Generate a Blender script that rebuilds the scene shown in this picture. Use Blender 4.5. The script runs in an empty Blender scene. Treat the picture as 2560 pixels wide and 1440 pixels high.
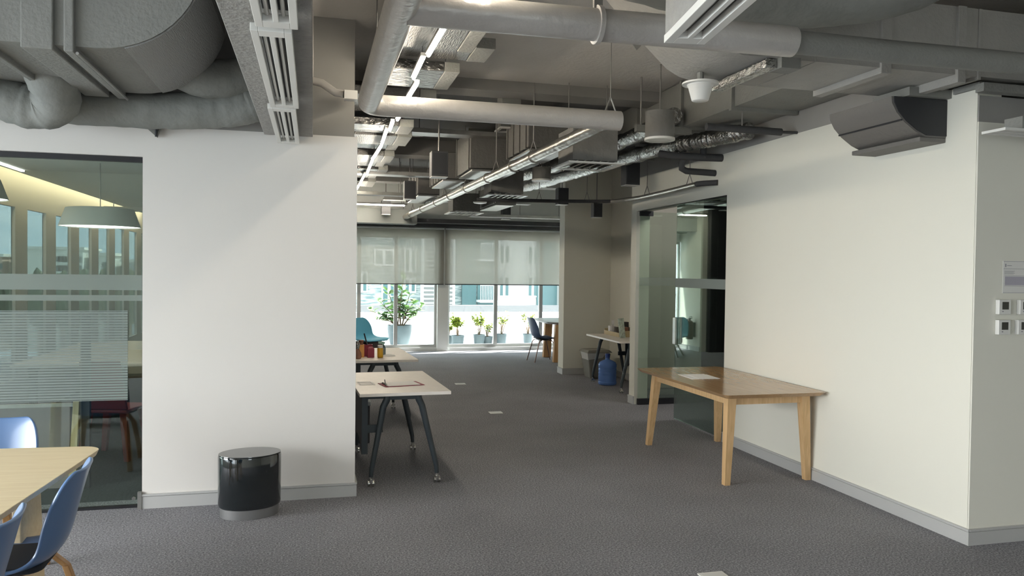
import bpy, bmesh, math, random
from math import sin, cos, pi, radians
from mathutils import Vector, Matrix
random.seed(7)
sc = bpy.context.scene
COL = sc.collection
# ---------------------------------------------------------------- camera, sky, sun, window light, exposure
cam = bpy.data.cameras.new('camera'); cam_o = bpy.data.objects.new('camera', cam); COL.objects.link(cam_o)
cam.sensor_width = 36.0; cam.lens = 36.0 * 1930.0 / 2560.0; cam.clip_start = .05; cam.clip_end = 600
F = Vector((0.24931134, 0.96819692, -0.02094242)); R_ = Vector((0.96840084, -0.24909964, 0.01221432)); U_ = Vector((-0.00660912, 0.02332583, 0.99970607))
m3 = Matrix((R_, U_, -F)).transposed()
cam_o.matrix_world = Matrix.Translation((0, 0, 1.65)) @ m3.to_4x4()
sc.camera = cam_o
sc.view_settings.view_transform = 'Standard'; sc.view_settings.look = 'None'
sc.view_settings.exposure = 0.12; sc.view_settings.gamma = 1.0; sc.view_settings.use_curve_mapping = False
cy = sc.cycles
cy.use_denoising = True; cy.max_bounces = 8; cy.diffuse_bounces = 4; cy.glossy_bounces = 4; cy.transmission_bounces = 6
cy.transparent_max_bounces = 16; cy.sample_clamp_indirect = 6.0; cy.caustics_reflective = False; cy.caustics_refractive = False
W = bpy.data.worlds.new('World'); sc.world = W; W.use_nodes = True
nt = W.node_tree; nt.nodes.clear()
wo = nt.nodes.new('ShaderNodeOutputWorld'); bg = nt.nodes.new('ShaderNodeBackground'); tc = nt.nodes.new('ShaderNodeTexCoord')
mp = nt.nodes.new('ShaderNodeMapping'); mp.inputs['Scale'].default_value = (1, 1, 3.2)
nz = nt.nodes.new('ShaderNodeTexNoise'); nz.inputs['Scale'].default_value = 4.5; nz.inputs['Detail'].default_value = 6
rp = nt.nodes.new('ShaderNodeValToRGB')
rp.color_ramp.elements[0].position = .38; rp.color_ramp.elements[0].color = (.45, .57, .64, 1)
rp.color_ramp.elements[1].position = .66; rp.color_ramp.elements[1].color = (.86, .89, .90, 1)
nt.links.new(tc.outputs['Generated'], mp.inputs['Vector']); nt.links.new(mp.outputs[0], nz.inputs['Vector'])
nt.links.new(nz.outputs['Fac'], rp.inputs['Fac']); nt.links.new(rp.outputs['Color'], bg.inputs['Color'])
bg.inputs['Strength'].default_value = 7.5
nt.links.new(bg.outputs[0], wo.inputs['Surface'])
def light(name, kind, loc, rot, energy, color=(1, 1, 1), sx=1, sy=1):
    l = bpy.data.lights.new(name, kind); l.energy = energy; l.color = color
    if kind == 'AREA': l.shape = 'RECTANGLE'; l.size = sx; l.size_y = sy
    if kind == 'SUN': l.angle = radians(1.5)
    o = bpy.data.objects.new(name, l); o.location = loc; o.rotation_euler = rot; COL.objects.link(o); return o
light('sun', 'SUN', (0, 0, 20), (radians(-14), radians(30), 0), 32, (1, .97, .92))
# daylight through the window bands behind and to the left of the camera
lw = light('daylight_left_windows', 'AREA', (-5.70, .8, 1.4), (0, radians(-55), 0), 400, (1, .985, .96), 2.0, 8.4)
rw = light('daylight_rear_windows', 'AREA', (1.0, -4.70, 1.6), (radians(58), 0, 0), 6, (.97, .98, 1), 1.5, 1.1)

light('inner_room_fill_light', 'AREA', (4.7, 8.0, 3.3), (0, 0, 0), 22, (1, .96, .9), .8, .5)  # unseen area light added to brighten the inner room, no fixture modelled
lw.data.spread = radians(105); rw.data.spread = radians(105)

# ---------------------------------------------------------------- materials
def newmat(name):
    m = bpy.data.materials.new(name); m.use_nodes = True
    return m, m.node_tree, m.node_tree.nodes['Principled BSDF']
def mat(name, col, rough=.6, metal=0, bump=0, bscale=60, var=0, vscale=8, coat=0, spec=None, stretch=None):
    m, t, p = newmat(name)
    p.inputs['Base Color'].default_value = (*col, 1); p.inputs['Roughness'].default_value = rough; p.inputs['Metallic'].default_value = metal
    if coat: p.inputs['Coat Weight'].default_value = coat; p.inputs['Coat Roughness'].default_value = .06
    if spec is not None: p.inputs['Specular IOR Level'].default_value = spec
    if bump or var:
        tcn = t.nodes.new('ShaderNodeTexCoord'); mpn = t.nodes.new('ShaderNodeMapping'); t.links.new(tcn.outputs['Object'], mpn.inputs[0])
        if stretch: mpn.inputs['Scale'].default_value = stretch
    if bump:
        n = t.nodes.new('ShaderNodeTexNoise'); n.inputs['Scale'].default_value = bscale; n.inputs['Detail'].default_value = 4
        b = t.nodes.new('ShaderNodeBump'); b.inputs['Strength'].default_value = bump; b.inputs['Distance'].default_value = .02
        t.links.new(mpn.outputs[0], n.inputs['Vector']); t.links.new(n.outputs['Fac'], b.inputs['Height']); t.links.new(b.outputs[0], p.inputs['Normal'])
    if var:
        n = t.nodes.new('ShaderNodeTexNoise'); n.inputs['Scale'].default_value = vscale; n.inputs['Detail'].default_value = 5
        r = t.nodes.new('ShaderNodeValToRGB'); r.color_ramp.elements[0].position = .3; r.color_ramp.elements[1].position = .7
        r.color_ramp.elements[0].color = (*[c * (1 - var) for c in col], 1); r.color_ramp.elements[1].color = (*[min(1, c * (1 + var)) for c in col], 1)
        t.links.new(mpn.outputs[0], n.inputs['Vector']); t.links.new(n.outputs['Fac'], r.inputs['Fac']); t.links.new(r.outputs['Color'], p.inputs['Base Color'])
    return m
def emat(name, col, s):
    m, t, p = newmat(name); p.inputs['Base Color'].default_value = (*col, 1)
    p.inputs['Emission Color'].default_value = (*col, 1); p.inputs['Emission Strength'].default_value = s; return m
def carpet():
    m, t, p = newmat('carpet'); p.inputs['Roughness'].default_value = .95; p.inputs['Specular IOR Level'].default_value = .15
    tcn = t.nodes.new('ShaderNodeTexCoord')
    a = t.nodes.new('ShaderNodeTexNoise'); a.inputs['Scale'].default_value = 88; a.inputs['Detail'].default_value = 6; a.inputs['Roughness'].default_value = .85
    r = t.nodes.new('ShaderNodeValToRGB'); e = r.color_ramp.elements
    e[0].position = .38; e[0].color = (.115, .115, .125, 1); e[1].position = .68; e[1].color = (.84, .84, .88, 1)
    k = e.new(.53); k.color = (.345, .34, .365, 1)
    b = t.nodes.new('ShaderNodeTexNoise'); b.inputs['Scale'].default_value = 1.3; b.inputs['Detail'].default_value = 4
    mx = t.nodes.new('ShaderNodeMix'); mx.data_type = 'RGBA'; mx.blend_type = 'MULTIPLY'; mx.inputs[0].default_value = .35
    t.links.new(tcn.outputs['Object'], a.inputs['Vector']); t.links.new(tcn.outputs['Object'], b.inputs['Vector'])
    t.links.new(a.outputs['Fac'], r.inputs['Fac']); t.links.new(r.outputs['Color'], mx.inputs[6]); t.links.new(b.outputs['Fac'], mx.inputs[7])
    t.links.new(mx.outputs[2], p.inputs['Base Color'])
    bu = t.nodes.new('ShaderNodeBump'); bu.inputs['Strength'].default_value = .5; bu.inputs['Distance'].default_value = .01
    t.links.new(a.outputs['Fac'], bu.inputs['Height']); t.links.new(bu.outputs[0], p.inputs['Normal']); return m
def wood(name, c1, c2, rough=.35, axis=1, coat=0):
    m, t, p = newmat(name); p.inputs['Roughness'].default_value = rough
    if coat: p.inputs['Coat Weight'].default_value = coat; p.inputs['Coat Roughness'].default_value = .12
    tcn = t.nodes.new('ShaderNodeTexCoord'); mpn = t.nodes.new('ShaderNodeMapping')
    s = [26, 26, 26]; s[axis] = 1.6; mpn.inputs['Scale'].default_value = s
    n = t.nodes.new('ShaderNodeTexNoise'); n.inputs['Scale'].default_value = 2.2; n.inputs['Detail'].default_value = 6; n.inputs['Distortion'].default_value = .4
    r = t.nodes.new('ShaderNodeValToRGB'); r.color_ramp.elements[0].position = .3; r.color_ramp.elements[1].position = .72
    r.color_ramp.elements[0].color = (*c1, 1); r.color_ramp.elements[1].color = (*c2, 1)
    t.links.new(tcn.outputs['Object'], mpn.inputs[0]); t.links.new(mpn.outputs[0], n.inputs['Vector']); t.links.new(n.outputs['Fac'], r.inputs['Fac']); t.links.new(r.outputs['Color'], p.inputs['Base Color'])
    return m
def glass(name, tint, ior=1.5, boost=1.0):
    m = bpy.data.materials.new(name); m.use_nodes = True; t = m.node_tree; t.nodes.clear()
    o = t.nodes.new('ShaderNodeOutputMaterial'); mx = t.nodes.new('ShaderNodeMixShader'); tr = t.nodes.new('ShaderNodeBsdfTransparent'); gl = t.nodes.new('ShaderNodeBsdfGlossy')
    f0 = ((ior - 1) / (ior + 1)) ** 2 * 2 * boost
    ge = t.nodes.new('ShaderNodeNewGeometry'); dt = t.nodes.new('ShaderNodeVectorMath'); dt.operation = 'DOT_PRODUCT'
    def mth(op, x, y):
        n = t.nodes.new('ShaderNodeMath'); n.operation = op; n.use_clamp = False
        for k, v in enumerate((x, y)):
            if v is None: continue
            if isinstance(v, (int, float)): n.inputs[k].default_value = v
            else: t.links.new(v, n.inputs[k])
        return n.outputs[0]
    t.links.new(ge.outputs['Incoming'], dt.inputs[0]); t.links.new(ge.outputs['Normal'], dt.inputs[1])
    c1 = mth('SUBTRACT', 1.0, mth('ABSOLUTE', dt.outputs['Value'], None)); p5 = mth('POWER', c1, 5.0)
    fac = mth('ADD', mth('MULTIPLY', p5, 1 - f0), f0)
    tr.inputs[0].default_value = (*tint, 1); gl.inputs['Roughness'].default_value = 0.0; gl.inputs['Color'].default_value = (.9, 1, .97, 1)
    t.links.new(fac, mx.inputs[0]); t.links.new(tr.outputs[0], mx.inputs[1]); t.links.new(gl.outputs[0], mx.inputs[2]); t.links.new(mx.outputs[0], o.inputs[0])
    return m
def film(name, col, transp, lines=0, translucent=.5):
    """frosted film or blind fabric: partly see-through, partly scattering; optional fine clear lines"""
    m = bpy.data.materials.new(name); m.use_nodes = True; t = m.node_tree; t.nodes.clear()
    o = t.nodes.new('ShaderNodeOutputMaterial'); mx = t.nodes.new('ShaderNodeMixShader'); tr = t.nodes.new('ShaderNodeBsdfTransparent')
    di = t.nodes.new('ShaderNodeBsdfDiffuse'); tl = t.nodes.new('ShaderNodeBsdfTranslucent'); m2 = t.nodes.new('ShaderNodeMixShader')
    di.inputs[0].default_value = (*col, 1); tl.inputs[0].default_value = (*col, 1); m2.inputs[0].default_value = translucent
    t.links.new(di.outputs[0], m2.inputs[1]); t.links.new(tl.outputs[0], m2.inputs[2])
    mx.inputs[0].default_value = 1 - transp
    t.links.new(tr.outputs[0], mx.inputs[1]); t.links.new(m2.outputs[0], mx.inputs[2]); t.links.new(mx.outputs[0], o.inputs[0])
    if lines:
        tcn = t.nodes.new('ShaderNodeTexCoord'); sp = t.nodes.new('ShaderNodeSeparateXYZ'); a = t.nodes.new('ShaderNodeMath'); a.operation = 'MULTIPLY'; a.inputs[1].default_value = lines
        f = t.nodes.new('ShaderNodeMath'); f.operation = 'FRACT'; g = t.nodes.new('ShaderNodeMath'); g.operation = 'GREATER_THAN'; g.inputs[1].default_value = .28
        h = t.nodes.new('ShaderNodeMath'); h.operation = 'MULTIPLY_ADD'; h.inputs[1].default_value = .62; h.inputs[2].default_value = 1 - transp - .62
        t.links.new(tcn.outputs['Object'], sp.inputs[0]); t.links.new(sp.outputs['Z'], a.inputs[0]); t.links.new(a.outputs[0], f.inputs[0]); t.links.new(f.outputs[0], g.inputs[0]); t.links.new(g.outputs[0], h.inputs[0]); t.links.new(h.outputs[0], mx.inputs[0])
    return m
def stonemat():
    m, t, p = newmat('stone_cladding'); p.inputs['Roughness'].default_value = .85
    tcn = t.nodes.new('ShaderNodeTexCoord'); mpn = t.nodes.new('ShaderNodeMapping'); mpn.inputs['Scale'].default_value = (1.2, 1, 7)
    n = t.nodes.new('ShaderNodeTexNoise'); n.inputs['Scale'].default_value = 2.5; n.inputs['Detail'].default_value = 6
    r = t.nodes.new('ShaderNodeValToRGB'); r.color_ramp.elements[0].position = .42; r.color_ramp.elements[0].color = (.115, .165, .165, 1); r.color_ramp.elements[1].position = .55; r.color_ramp.elements[1].color = (.30, .33, .32, 1)
    t.links.new(tcn.outputs['Object'], mpn.inputs[0]); t.links.new(mpn.outputs[0], n.inputs['Vector']); t.links.new(n.outputs['Fac'], r.inputs[0]); t.links.new(r.outputs[0], p.inputs['Base Color']); return m
M = dict(
    steelb=mat('satin_steel', (.34, .34, .34), .38, metal=.8),
    carpet=carpet(),
    wall=mat('wall_paint', (.775, .76, .675), .75, bump=.04, bscale=180),
    wall_l=mat('wall_paint_warm', (.775, .745, .705), .75, bump=.04, bscale=180),
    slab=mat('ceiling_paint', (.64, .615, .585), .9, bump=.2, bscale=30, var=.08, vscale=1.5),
    slabf=mat('ceiling_paint_shaded', (.20, .20, .20), .9, bump=.2, bscale=30, var=.08, vscale=1.5), boxi=mat('duct_insulation', (.15, .145, .135), .7, bump=.35, bscale=25, var=.06, vscale=6), bulk=mat('bulkhead_paint', (.17, .18, .175), .8),  # slabf: slab paint darkened to stand in for weaker light at the far end
    beam=mat('beam_paint', (.30, .29, .275), .9, var=.08, vscale=2),
    duct=mat('duct_paint', (.235, .235, .22), .62, bump=.25, bscale=45, var=.06, vscale=5),
    ductr=mat('duct_ribbed_cloth', (.33, .33, .32), .5, metal=.35, bump=.5, bscale=18, stretch=(14, 1, 14)),
    ductb=mat('duct_paint_light', (.38, .37, .345), .62, bump=.25, bscale=45, var=.06, vscale=5),
    ductd=mat('duct_paint_dark', (.165, .155, .145), .6, bump=.2, bscale=30),
    flex=mat('duct_wrap', (.235, .24, .225), .7, bump=.9, bscale=7, var=.1, vscale=6),
    pipe=mat('pipe_lagging', (.54, .515, .485), .36, metal=.2, bump=.35, bscale=16, var=.06, vscale=6),
    silver=mat('silver_cladding', (.42, .405, .37), .3, metal=.9, bump=.35, bscale=14, var=.08, vscale=5),
    foil=mat('aluminium_foil', (.34, .33, .315), .27, metal=.95, bump=.9, bscale=22),
    foilp=mat('foil_panel', (.21, .205, .195), .33, metal=.8, bump=.6, bscale=12, stretch=(9, 1.5, 9)),
    crinkle=mat('crinkled_foil', (.42, .42, .41), .2, metal=1, bump=1.0, bscale=30),
    galv=mat('galvanised_steel', (.34, .335, .32), .4, metal=.7, var=.1, vscale=10),
    rod=mat('steel_rod', (.28, .27, .26), .5, metal=.6),
    board=mat('plenum_board', (.35, .34, .32), .85, bump=.4, bscale=40, var=.08, vscale=14),
    box=mat('insulated_box', (.20, .195, .185), .7, bump=.4, bscale=25, var=.08, vscale=8),
    black=mat('black_plastic', (.025, .026, .03), .5),
    dgrey=mat('dark_grey_foam', (.055, .055, .058), .8, bump=.2),
    spk=mat('speaker_black', (.045, .046, .05), .6),
    white=mat('white_metal', (.82, .81, .77), .35),
    whitem=mat('white_grille', (.74, .73, .70), .4),
    slot=mat('slot_black', (.03, .03, .03), .6),
    slotm=mat('slot_blade', (.55, .54, .52), .3, metal=.7),
    skirt=mat('brushed_skirting', (.56, .56, .55), .45, metal=.25, bump=.05),
    trimk=mat('black_channel', (.012, .012, .015), .4),
    chrome=mat('brushed_steel', (.62, .61, .58), .25, metal=1),
    frame=mat('grey_window_frame', (.42, .43, .42), .5),
    reveal=mat('window_surround', (.72, .74, .72), .7),
    glass_l=glass('meeting_glass', (.92, .965, .93), 1.5, .8),
    glass_d=glass('door_glass', (.64, .72, .68), 1.5, 2.6),
    glass_c=glass('clear_glass', (.97, .99, .985), 1.3),
    glass_t=glass('tinted_glass', (.33, .365, .37), 1.13),
    frost=film('frosted_film', (.54, .60, .56), .35, 0, .55),
    frostl=film('frosted_lined_film', (.47, .53, .505), .22, 55, .5),
    frostd=film('frosted_door_film', (.42, .47, .45), .25, 0, .3),
    blind=film('blind_fabric', (.38, .365, .325), .3, 0, .5),
    oak=wood('oak_veneer', (.40, .24, .115), (.50, .31, .16), .16, 1, 0),
    oakl=wood('oak_solid', (.56, .36, .17), (.70, .47, .25), .45, 2),
    ply=wood('pale_birch', (.74, .59, .36), (.84, .70, .46), .42, 0),
    plyl=wood('orange_ply', (.40, .21, .08), (.52, .30, .13), .45, 2),
    desk=mat('white_laminate', (.86, .80, .74), .4, spec=.5, var=.03, vscale=20),
    deskf=mat('charcoal_steel', (.048, .06, .07), .45, metal=.2),
    paper=mat('paper', (.84, .82, .80), .8),
    lacq=mat('black_lacquer', (.008, .012, .014), .06, coat=1),
    ltop=mat('lacquer_top', (.045, .048, .05), .18, coat=.6),
    blue=mat('blue_shell', (.10, .19, .38), .3, coat=.3),
    bluet=mat('navy_shell', (.05, .085, .17), .4),
    teal=mat('teal_shell', (.12, .42, .58), .45),
    seatpad=mat('black_seat_pad', (.02, .023, .03), .8),
    copper=mat('bronze_leg', (.20, .12, .10), .35, metal=.7),
    red=mat('red_plastic', (.075, .035, .03), .4),
    maroon=mat('maroon_box', (.26, .025, .05), .5),
    orange=mat('orange_carton', (.85, .42, .12), .6),
    yellow=mat('yellow_bottle', (.75, .42, .03), .35),
    brown=mat('brown_jar', (.25, .12, .08), .5),
    mint=mat('mint_plastic', (.35, .6, .52), .4),
    terra=mat('terrace_floor', (.86, .86, .85), .9),
    parap=mat('parapet_white', (.88, .88, .88), .9),
    pot=mat('blue_grey_planter', (.07, .10, .115), .7, var=.12, vscale=5),
    leaf=mat('rubber_leaf', (.13, .25, .075), .4, var=.45, vscale=7),
    leafy=mat('yellow_green_leaf', (.22, .30, .02), .6, var=.3, vscale=20),
    stem=mat('brown_stem', (.22, .15, .10), .8),
    soil=mat('soil', (.05, .035, .025), .95),
    stone=stonemat(), bwhite=mat('render_white', (.55, .56, .55), .8),
    bglass=mat('facade_glass', (.045, .105, .11), .35),
    bgrey=mat('facade_grey', (.28, .31, .32), .7), roofb=mat('roof_band', (.095, .10, .105), .7), lou=mat('louvre_grey', (.10, .105, .10), .7),
    tree=mat('far_trees', (.045, .07, .035), .9, var=.4, vscale=.6),
    city=mat('city_render', (.62, .62, .56), .85), cityw=mat('city_window', (.12, .15, .15), .5), cityr=mat('city_roof', (.45, .33, .26), .8),
    fin=mat('fin_paint', (.42, .43, .41), .8), mceil=mat('plaster_ceiling', (.72, .74, .70), .85),
    mwall=mat('cove_wall', (.62, .60, .53), .8), shade=mat('lamp_shade_grey', (.55, .55, .52), .7),
    redch=mat('dark_red_chair', (.24, .03, .03), .5), tan=wood('tan_easel', (.45, .36, .2), (.55, .45, .27), .6, 2),
    wboard=mat('whiteboard_back', (.19, .165, .165), .7), bin=mat('grey_bin', (.23, .225, .20), .5),
    bag=film('bin_bag', (.85, .85, .83), .15, 0, .2),
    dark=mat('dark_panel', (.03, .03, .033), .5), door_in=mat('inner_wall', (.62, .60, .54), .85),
    led=emat('led_tube', (1, .90, .74), 95), ledw=emat('cove_led', (1, .80, .52), 20), lamp=emat('lamp_diffuser', (1, .98, .93), 4),
    ink=mat('print_ink', (.28, .27, .30), .8), screen=mat('thermostat_screen', (.02, .02, .015), .3), mag=mat('cover_photo', (.55, .65, .6), .35, var=.5, vscale=25),
)
_mb, _t, _p = newmat('blue_water_bottle'); _p.inputs['Base Color'].default_value = (.22, .40, .92, 1); _p.inputs['Roughness'].default_value = .08; _p.inputs['Transmission Weight'].default_value = .45; _p.inputs['IOR'].default_value = 1.2
M['bottle'] = _mb

# ---------------------------------------------------------------- mesh helpers
class MB:
    def __init__(s): s.b = bmesh.new()
    def box(s, x0, x1, y0, y1, z0, z1, rot=None, org=None):
        v = [Vector((x, y, z)) for x in (x0, x1) for y in (y0, y1) for z in (z0, z1)]
        if rot: v = [rot @ (p - org) + org for p in v]
        v = [s.b.verts.new(p) for p in v]
        for f in ((0, 1, 3, 2), (4, 6, 7, 5), (0, 4, 5, 1), (2, 3, 7, 6), (0, 2, 6, 4), (1, 5, 7, 3)): s.b.faces.new([v[i] for i in f])
        return s
    def hexa(s, bot, top):
        v = [s.b.verts.new(p) for p in list(bot) + list(top)]; n = len(bot)
        s.b.faces.new(v[:n][::-1]); s.b.faces.new(v[n:])
        for i in range(n): s.b.faces.new((v[i], v[(i + 1) % n], v[n + (i + 1) % n], v[n + i]))
        return s
    def prism(s, pts, a, b, axis=1):
        def P(p, k):
            q = [p[0], p[1]]; q.insert(axis, k); return Vector(q)
        return s.hexa([P(p, a) for p in pts], [P(p, b) for p in pts])
    def tube(s, path, r, n=12, cap=True):
        path = [Vector(p) for p in path]; rings = []
        rr = r if isinstance(r, (list, tuple)) else [r] * len(path)
        up = None
        for i, p in enumerate(path):
            d = (path[min(i + 1, len(path) - 1)] - path[max(i - 1, 0)]).normalized()
            if up is None: up = Vector((0, 0, 1)) if abs(d.z) < .9 else Vector((1, 0, 0))
            a = d.cross(up)
            if a.length < 1e-4: up = Vector((1, 0, 0)) if abs(d.x) < .9 else Vector((0, 1, 0)); a = d.cross(up)
            a.normalize(); c = a.cross(d); up = c
            rings.append([s.b.verts.new(p + (a * cos(2 * pi * k / n) + c * sin(2 * pi * k / n)) * rr[i]) for k in range(n)])
        for q, w in zip(rings, rings[1:]):
            for k in range(n): s.b.faces.new((q[k], q[(k + 1) % n], w[(k + 1) % n], w[k]))
        if cap: s.b.faces.new(rings[0][::-1]); s.b.faces.new(rings[-1])
        return s
    def lathe(s, prof, cx=0, cy=0, n=28, ex=1, ey=1, cap=True):
        rings = [[s.b.verts.new((cx + r * ex * cos(2 * pi * k / n), cy + r * ey * sin(2 * pi * k / n), z)) for k in range(n)] for r, z in prof]
        for q, w in zip(rings, rings[1:]):
            for k in range(n): s.b.faces.new((q[k], q[(k + 1) % n], w[(k + 1) % n], w[k]))
        if cap: s.b.faces.new(rings[0][::-1]); s.b.faces.new(rings[-1])
        return s
    def face(s, pts):
        s.b.faces.new([s.b.verts.new(p) for p in pts]); return s
    def build(s, name, m, parent=None, smooth=False, bev=0, bseg=2, loc=None, rotz=0, kind=None, label=None, keepn=False):
        if not keepn: bmesh.ops.recalc_face_normals(s.b, faces=s.b.faces)
        me = bpy.data.meshes.new(name); s.b.to_mesh(me); s.b.free()
        me.materials.append(M[m] if isinstance(m, str) else m)
        o = bpy.data.objects.new(name, me); COL.objects.link(o)
        if smooth:
            for p in me.polygons: p.use_smooth = True
            try: me.set_sharp_from_angle(angle=radians(40))
            except Exception: pass
        if bev:
            b = o.modifiers.new('bevel', 'BEVEL'); b.width = bev; b.segments = bseg; b.limit_method = 'ANGLE'; b.angle_limit = radians(40)
        if parent: o.parent = parent
        if loc: o.location = loc
        if rotz: o.rotation_euler = (0, 0, rotz)
        if kind: o['kind'] = kind
        if label: o['label'] = label
        return o
def thing(name, label, cat, loc=(0, 0, 0), rz=0, group=None, kind=None):
    o = bpy.data.objects.new(name, None); COL.objects.link(o); o.location = loc; o.rotation_euler = (0, 0, rz); o.empty_display_size = .1
    o['label'] = label; o['category'] = cat
    if group: o['group'] = group
    if kind: o['kind'] = kind
    return o
def tag(o, label, cat, group=None, kind=None):
    o['label'] = label; o['category'] = cat
    if group: o['group'] = group
    if kind: o['kind'] = kind
    return o
def S(name, mb, m, label=None, **k):
    o = mb.build(name, m, kind='structure', **k)
    if label: o['label'] = label; o['category'] = name.split('_')[0]
    return o
def box(*a): return MB().box(*a)
def dup(root, loc=None, rz=None, label=None, group=None):
    r = root.copy(); COL.objects.link(r)
    if loc is not None: r.location = loc
    if rz is not None: r.rotation_euler = (0, 0, rz)
    if label: r['label'] = label
    if group: r['group'] = group
    for ch in list(root.children):
        c = ch.copy(); COL.objects.link(c); c.parent = r
        for g in list(ch.children):
            d = g.copy(); COL.objects.link(d); d.parent = c
    return r
def arc(cx, cz, r, a0, a1, n=10):
    return [(cx + r * cos(radians(a0 + (a1 - a0) * i / n)), cz + r * sin(radians(a0 + (a1 - a0) * i / n))) for i in range(n + 1)]
H = 3.45   # underside of the slab

# ---------------------------------------------------------------- room shell
S('floor', box(-6, 8.2, -5, 15.9, -.12, 0), 'carpet', 'speckled dark grey carpet floor')
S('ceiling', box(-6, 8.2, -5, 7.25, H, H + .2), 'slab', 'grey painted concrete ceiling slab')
S('ceiling_far', box(-6, 8.2, 7.25, 15.9, H, H + .2), 'slabf', 'grey ceiling slab over the far half, its shade painted in')
S('wall_left', box(-1.125, .303, 5.71, 5.93, 0, 2.61), 'wall_l', 'cream wall panel beside the meeting room glass')
S('wall_left_beam', box(-6, .28, 5.71, 5.93, 2.61, H), 'beam', 'grey painted beam above the cream wall')
S('wall_left_header', box(-6, -1.125, 5.71, 5.93, 2.40, 2.61), 'wall_l', 'cream wall strip above the meeting room glass')
S('wall_right', box(3.92, 4.10, 3.882, 6.82, 0, 2.84), 'wall', 'long cream wall behind the oak table')
S('wall_right_header', box(3.92, 4.10, 6.82, 9.0, 2.43, 2.84), 'wall', 'cream wall above the glass doors')
S('wall_right_end', MB().box(3.92, 4.10, 9.0, 9.16, 0, 2.84).prism([(3.96, 9.16), (4.10, 9.16), (4.28, 9.66), (4.175, 9.66)], 0, 2.84, 2), 'wall', 'narrow cream wall end beyond the glass doors')
S('wall_right_top', box(3.92, 4.10, 4.42, 9.16, 2.84, H), 'beam')
S('wall_right_front', MB().box(3.921, 8.0, 3.87, 3.88, 0, 2.60).box(4.101, 8.0, 3.88, 4.02, 0, 2.60), 'wall', 'shaded cream wall at the right edge with thermostats')
S('wall_right_front_top', MB().box(3.921, 8.0, 3.87, 3.88, 2.60, 2.76).box(4.101, 8.0, 3.88, 4.02, 2.60, 2.76), 'beam')
S('wall_inner', box(4.18, 5.2, 9.66, 9.74, 0, H), 'door_in')
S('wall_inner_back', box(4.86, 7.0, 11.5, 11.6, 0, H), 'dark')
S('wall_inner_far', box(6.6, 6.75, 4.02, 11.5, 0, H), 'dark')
S('wall_recess', box(4.72, 4.85, 9.81, 11.86, 0, H), 'wall', 'cream recess wall behind the grey desk')
S('wall_pillar', box(3.92, 4.85, 11.86, 12.12, 0, H), 'wall', 'cream pillar wall beyond the water bottle')
S('wall_far_right', box(7.6, 7.75, 12.12, 15.8, 0, H), 'wall')
S('wall_far_right_return', box(4.85, 7.6, 11.98, 12.12, 0, H), 'wall')
S('wall_far_left', box(-.20, -.05, 14.85, 15.8, 0, H), 'wall', 'cream far left wall carrying the fire extinguisher')
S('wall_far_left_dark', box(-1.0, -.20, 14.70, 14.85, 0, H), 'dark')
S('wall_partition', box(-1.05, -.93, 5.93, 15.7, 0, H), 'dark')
S('wall_rear', MB().box(-6, 8, -5, -4.85, 0, 1.0).box(-6, 8, -5, -4.85, 2.2, H).box(-6, .2, -5, -4.85, 1.0, 2.2).box(1.8, 8, -5, -4.85, 1.0, 2.2), 'wall')
S('wall_window_side', MB().box(-6, -5.85, -4.85, 5.71, 0, .4).box(-6, -5.85, -4.85, 5.71, 2.7, H).box(-6, -5.85, -4.85, -3.5, .4, 2.7).box(-6, -5.85, 5.0, 5.71, .4, 2.7), 'wall')
S('wall_far_side', box(8.0, 8.15, -4.85, 4.02, 0, H), 'wall')
# skirtings
def skirt(name, x0, x1, y0, y1):
    S(name, MB().box(x0, x1, y0, y1, 0, .083).box(x0 - .003 * (x1 - x0 < .1), x1 + .003 * (x1 - x0 < .1), y0 - .003 * (y1 - y0 < .1), y1 + .003 * (y1 - y0 < .1), .086, .1), 'skirt')
skirt('baseboard_left', -1.14, .315, 5.697, 5.71)
skirt('baseboard_left_end', .303, .316, 5.71, 5.93)
skirt('baseboard_right', 3.907, 3.92, 3.857, 6.82)
skirt('baseboard_right_end', 3.907, 3.92, 9.0, 9.17)
skirt('baseboard_right_front', 3.92, 8.0, 3.857, 3.87)
skirt('baseboard_inner', 4.28, 5.2, 9.647, 9.66)
skirt('baseboard_recess', 4.707, 4.72, 9.8, 11.86)
skirt('baseboard_pillar', 3.907, 4.72, 11.847, 11.86)
skirt('baseboard_pillar_side', 3.907, 3.92, 11.86, 12.12)
skirt('baseboard_far_left', -.05, -.037, 14.85, 15.75)
S('trim_1', box(-1.150, -1.125, 5.690, 5.715, 0, .118), 'galv')

# meeting room glass wall
g = thing('window_9', 'frosted meeting room glass wall at the left edge', 'glass wall', (0, 0, 0), kind='structure')
box(-5.9, -1.128, 5.755, 5.767, .012, 2.375).build('pane', 'glass_l', g)
box(-5.9, -1.125, 5.74, 5.785, 2.365, 2.40).build('top_channel', 'trimk', g)
box(-5.9, -1.125, 5.74, 5.785, 0, .014).build('bottom_channel', 'trimk', g)
box(-1.133, -1.125, 5.745, 5.78, .014, 2.365).build('side_channel', 'trimk', g)
box(-5.9, -1.13, 5.748, 5.753, 1.493, 1.597).build('frosted_band', 'frost', g)
box(-5.9, -1.13, 5.748, 5.753, 1.420, 1.459).build('frosted_band', 'frost', g)
box(-5.9, -1.225, 5.746, 5.753, .742, 1.355).build('frosted_panel', 'frostl', g, label='frosted panel with fine horizontal lines')
MB().tube([(-1.185, 5.752, .062), (-1.185, 5.744, .062)], .012, 14).build('glass_stud', 'chrome', g)

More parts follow.
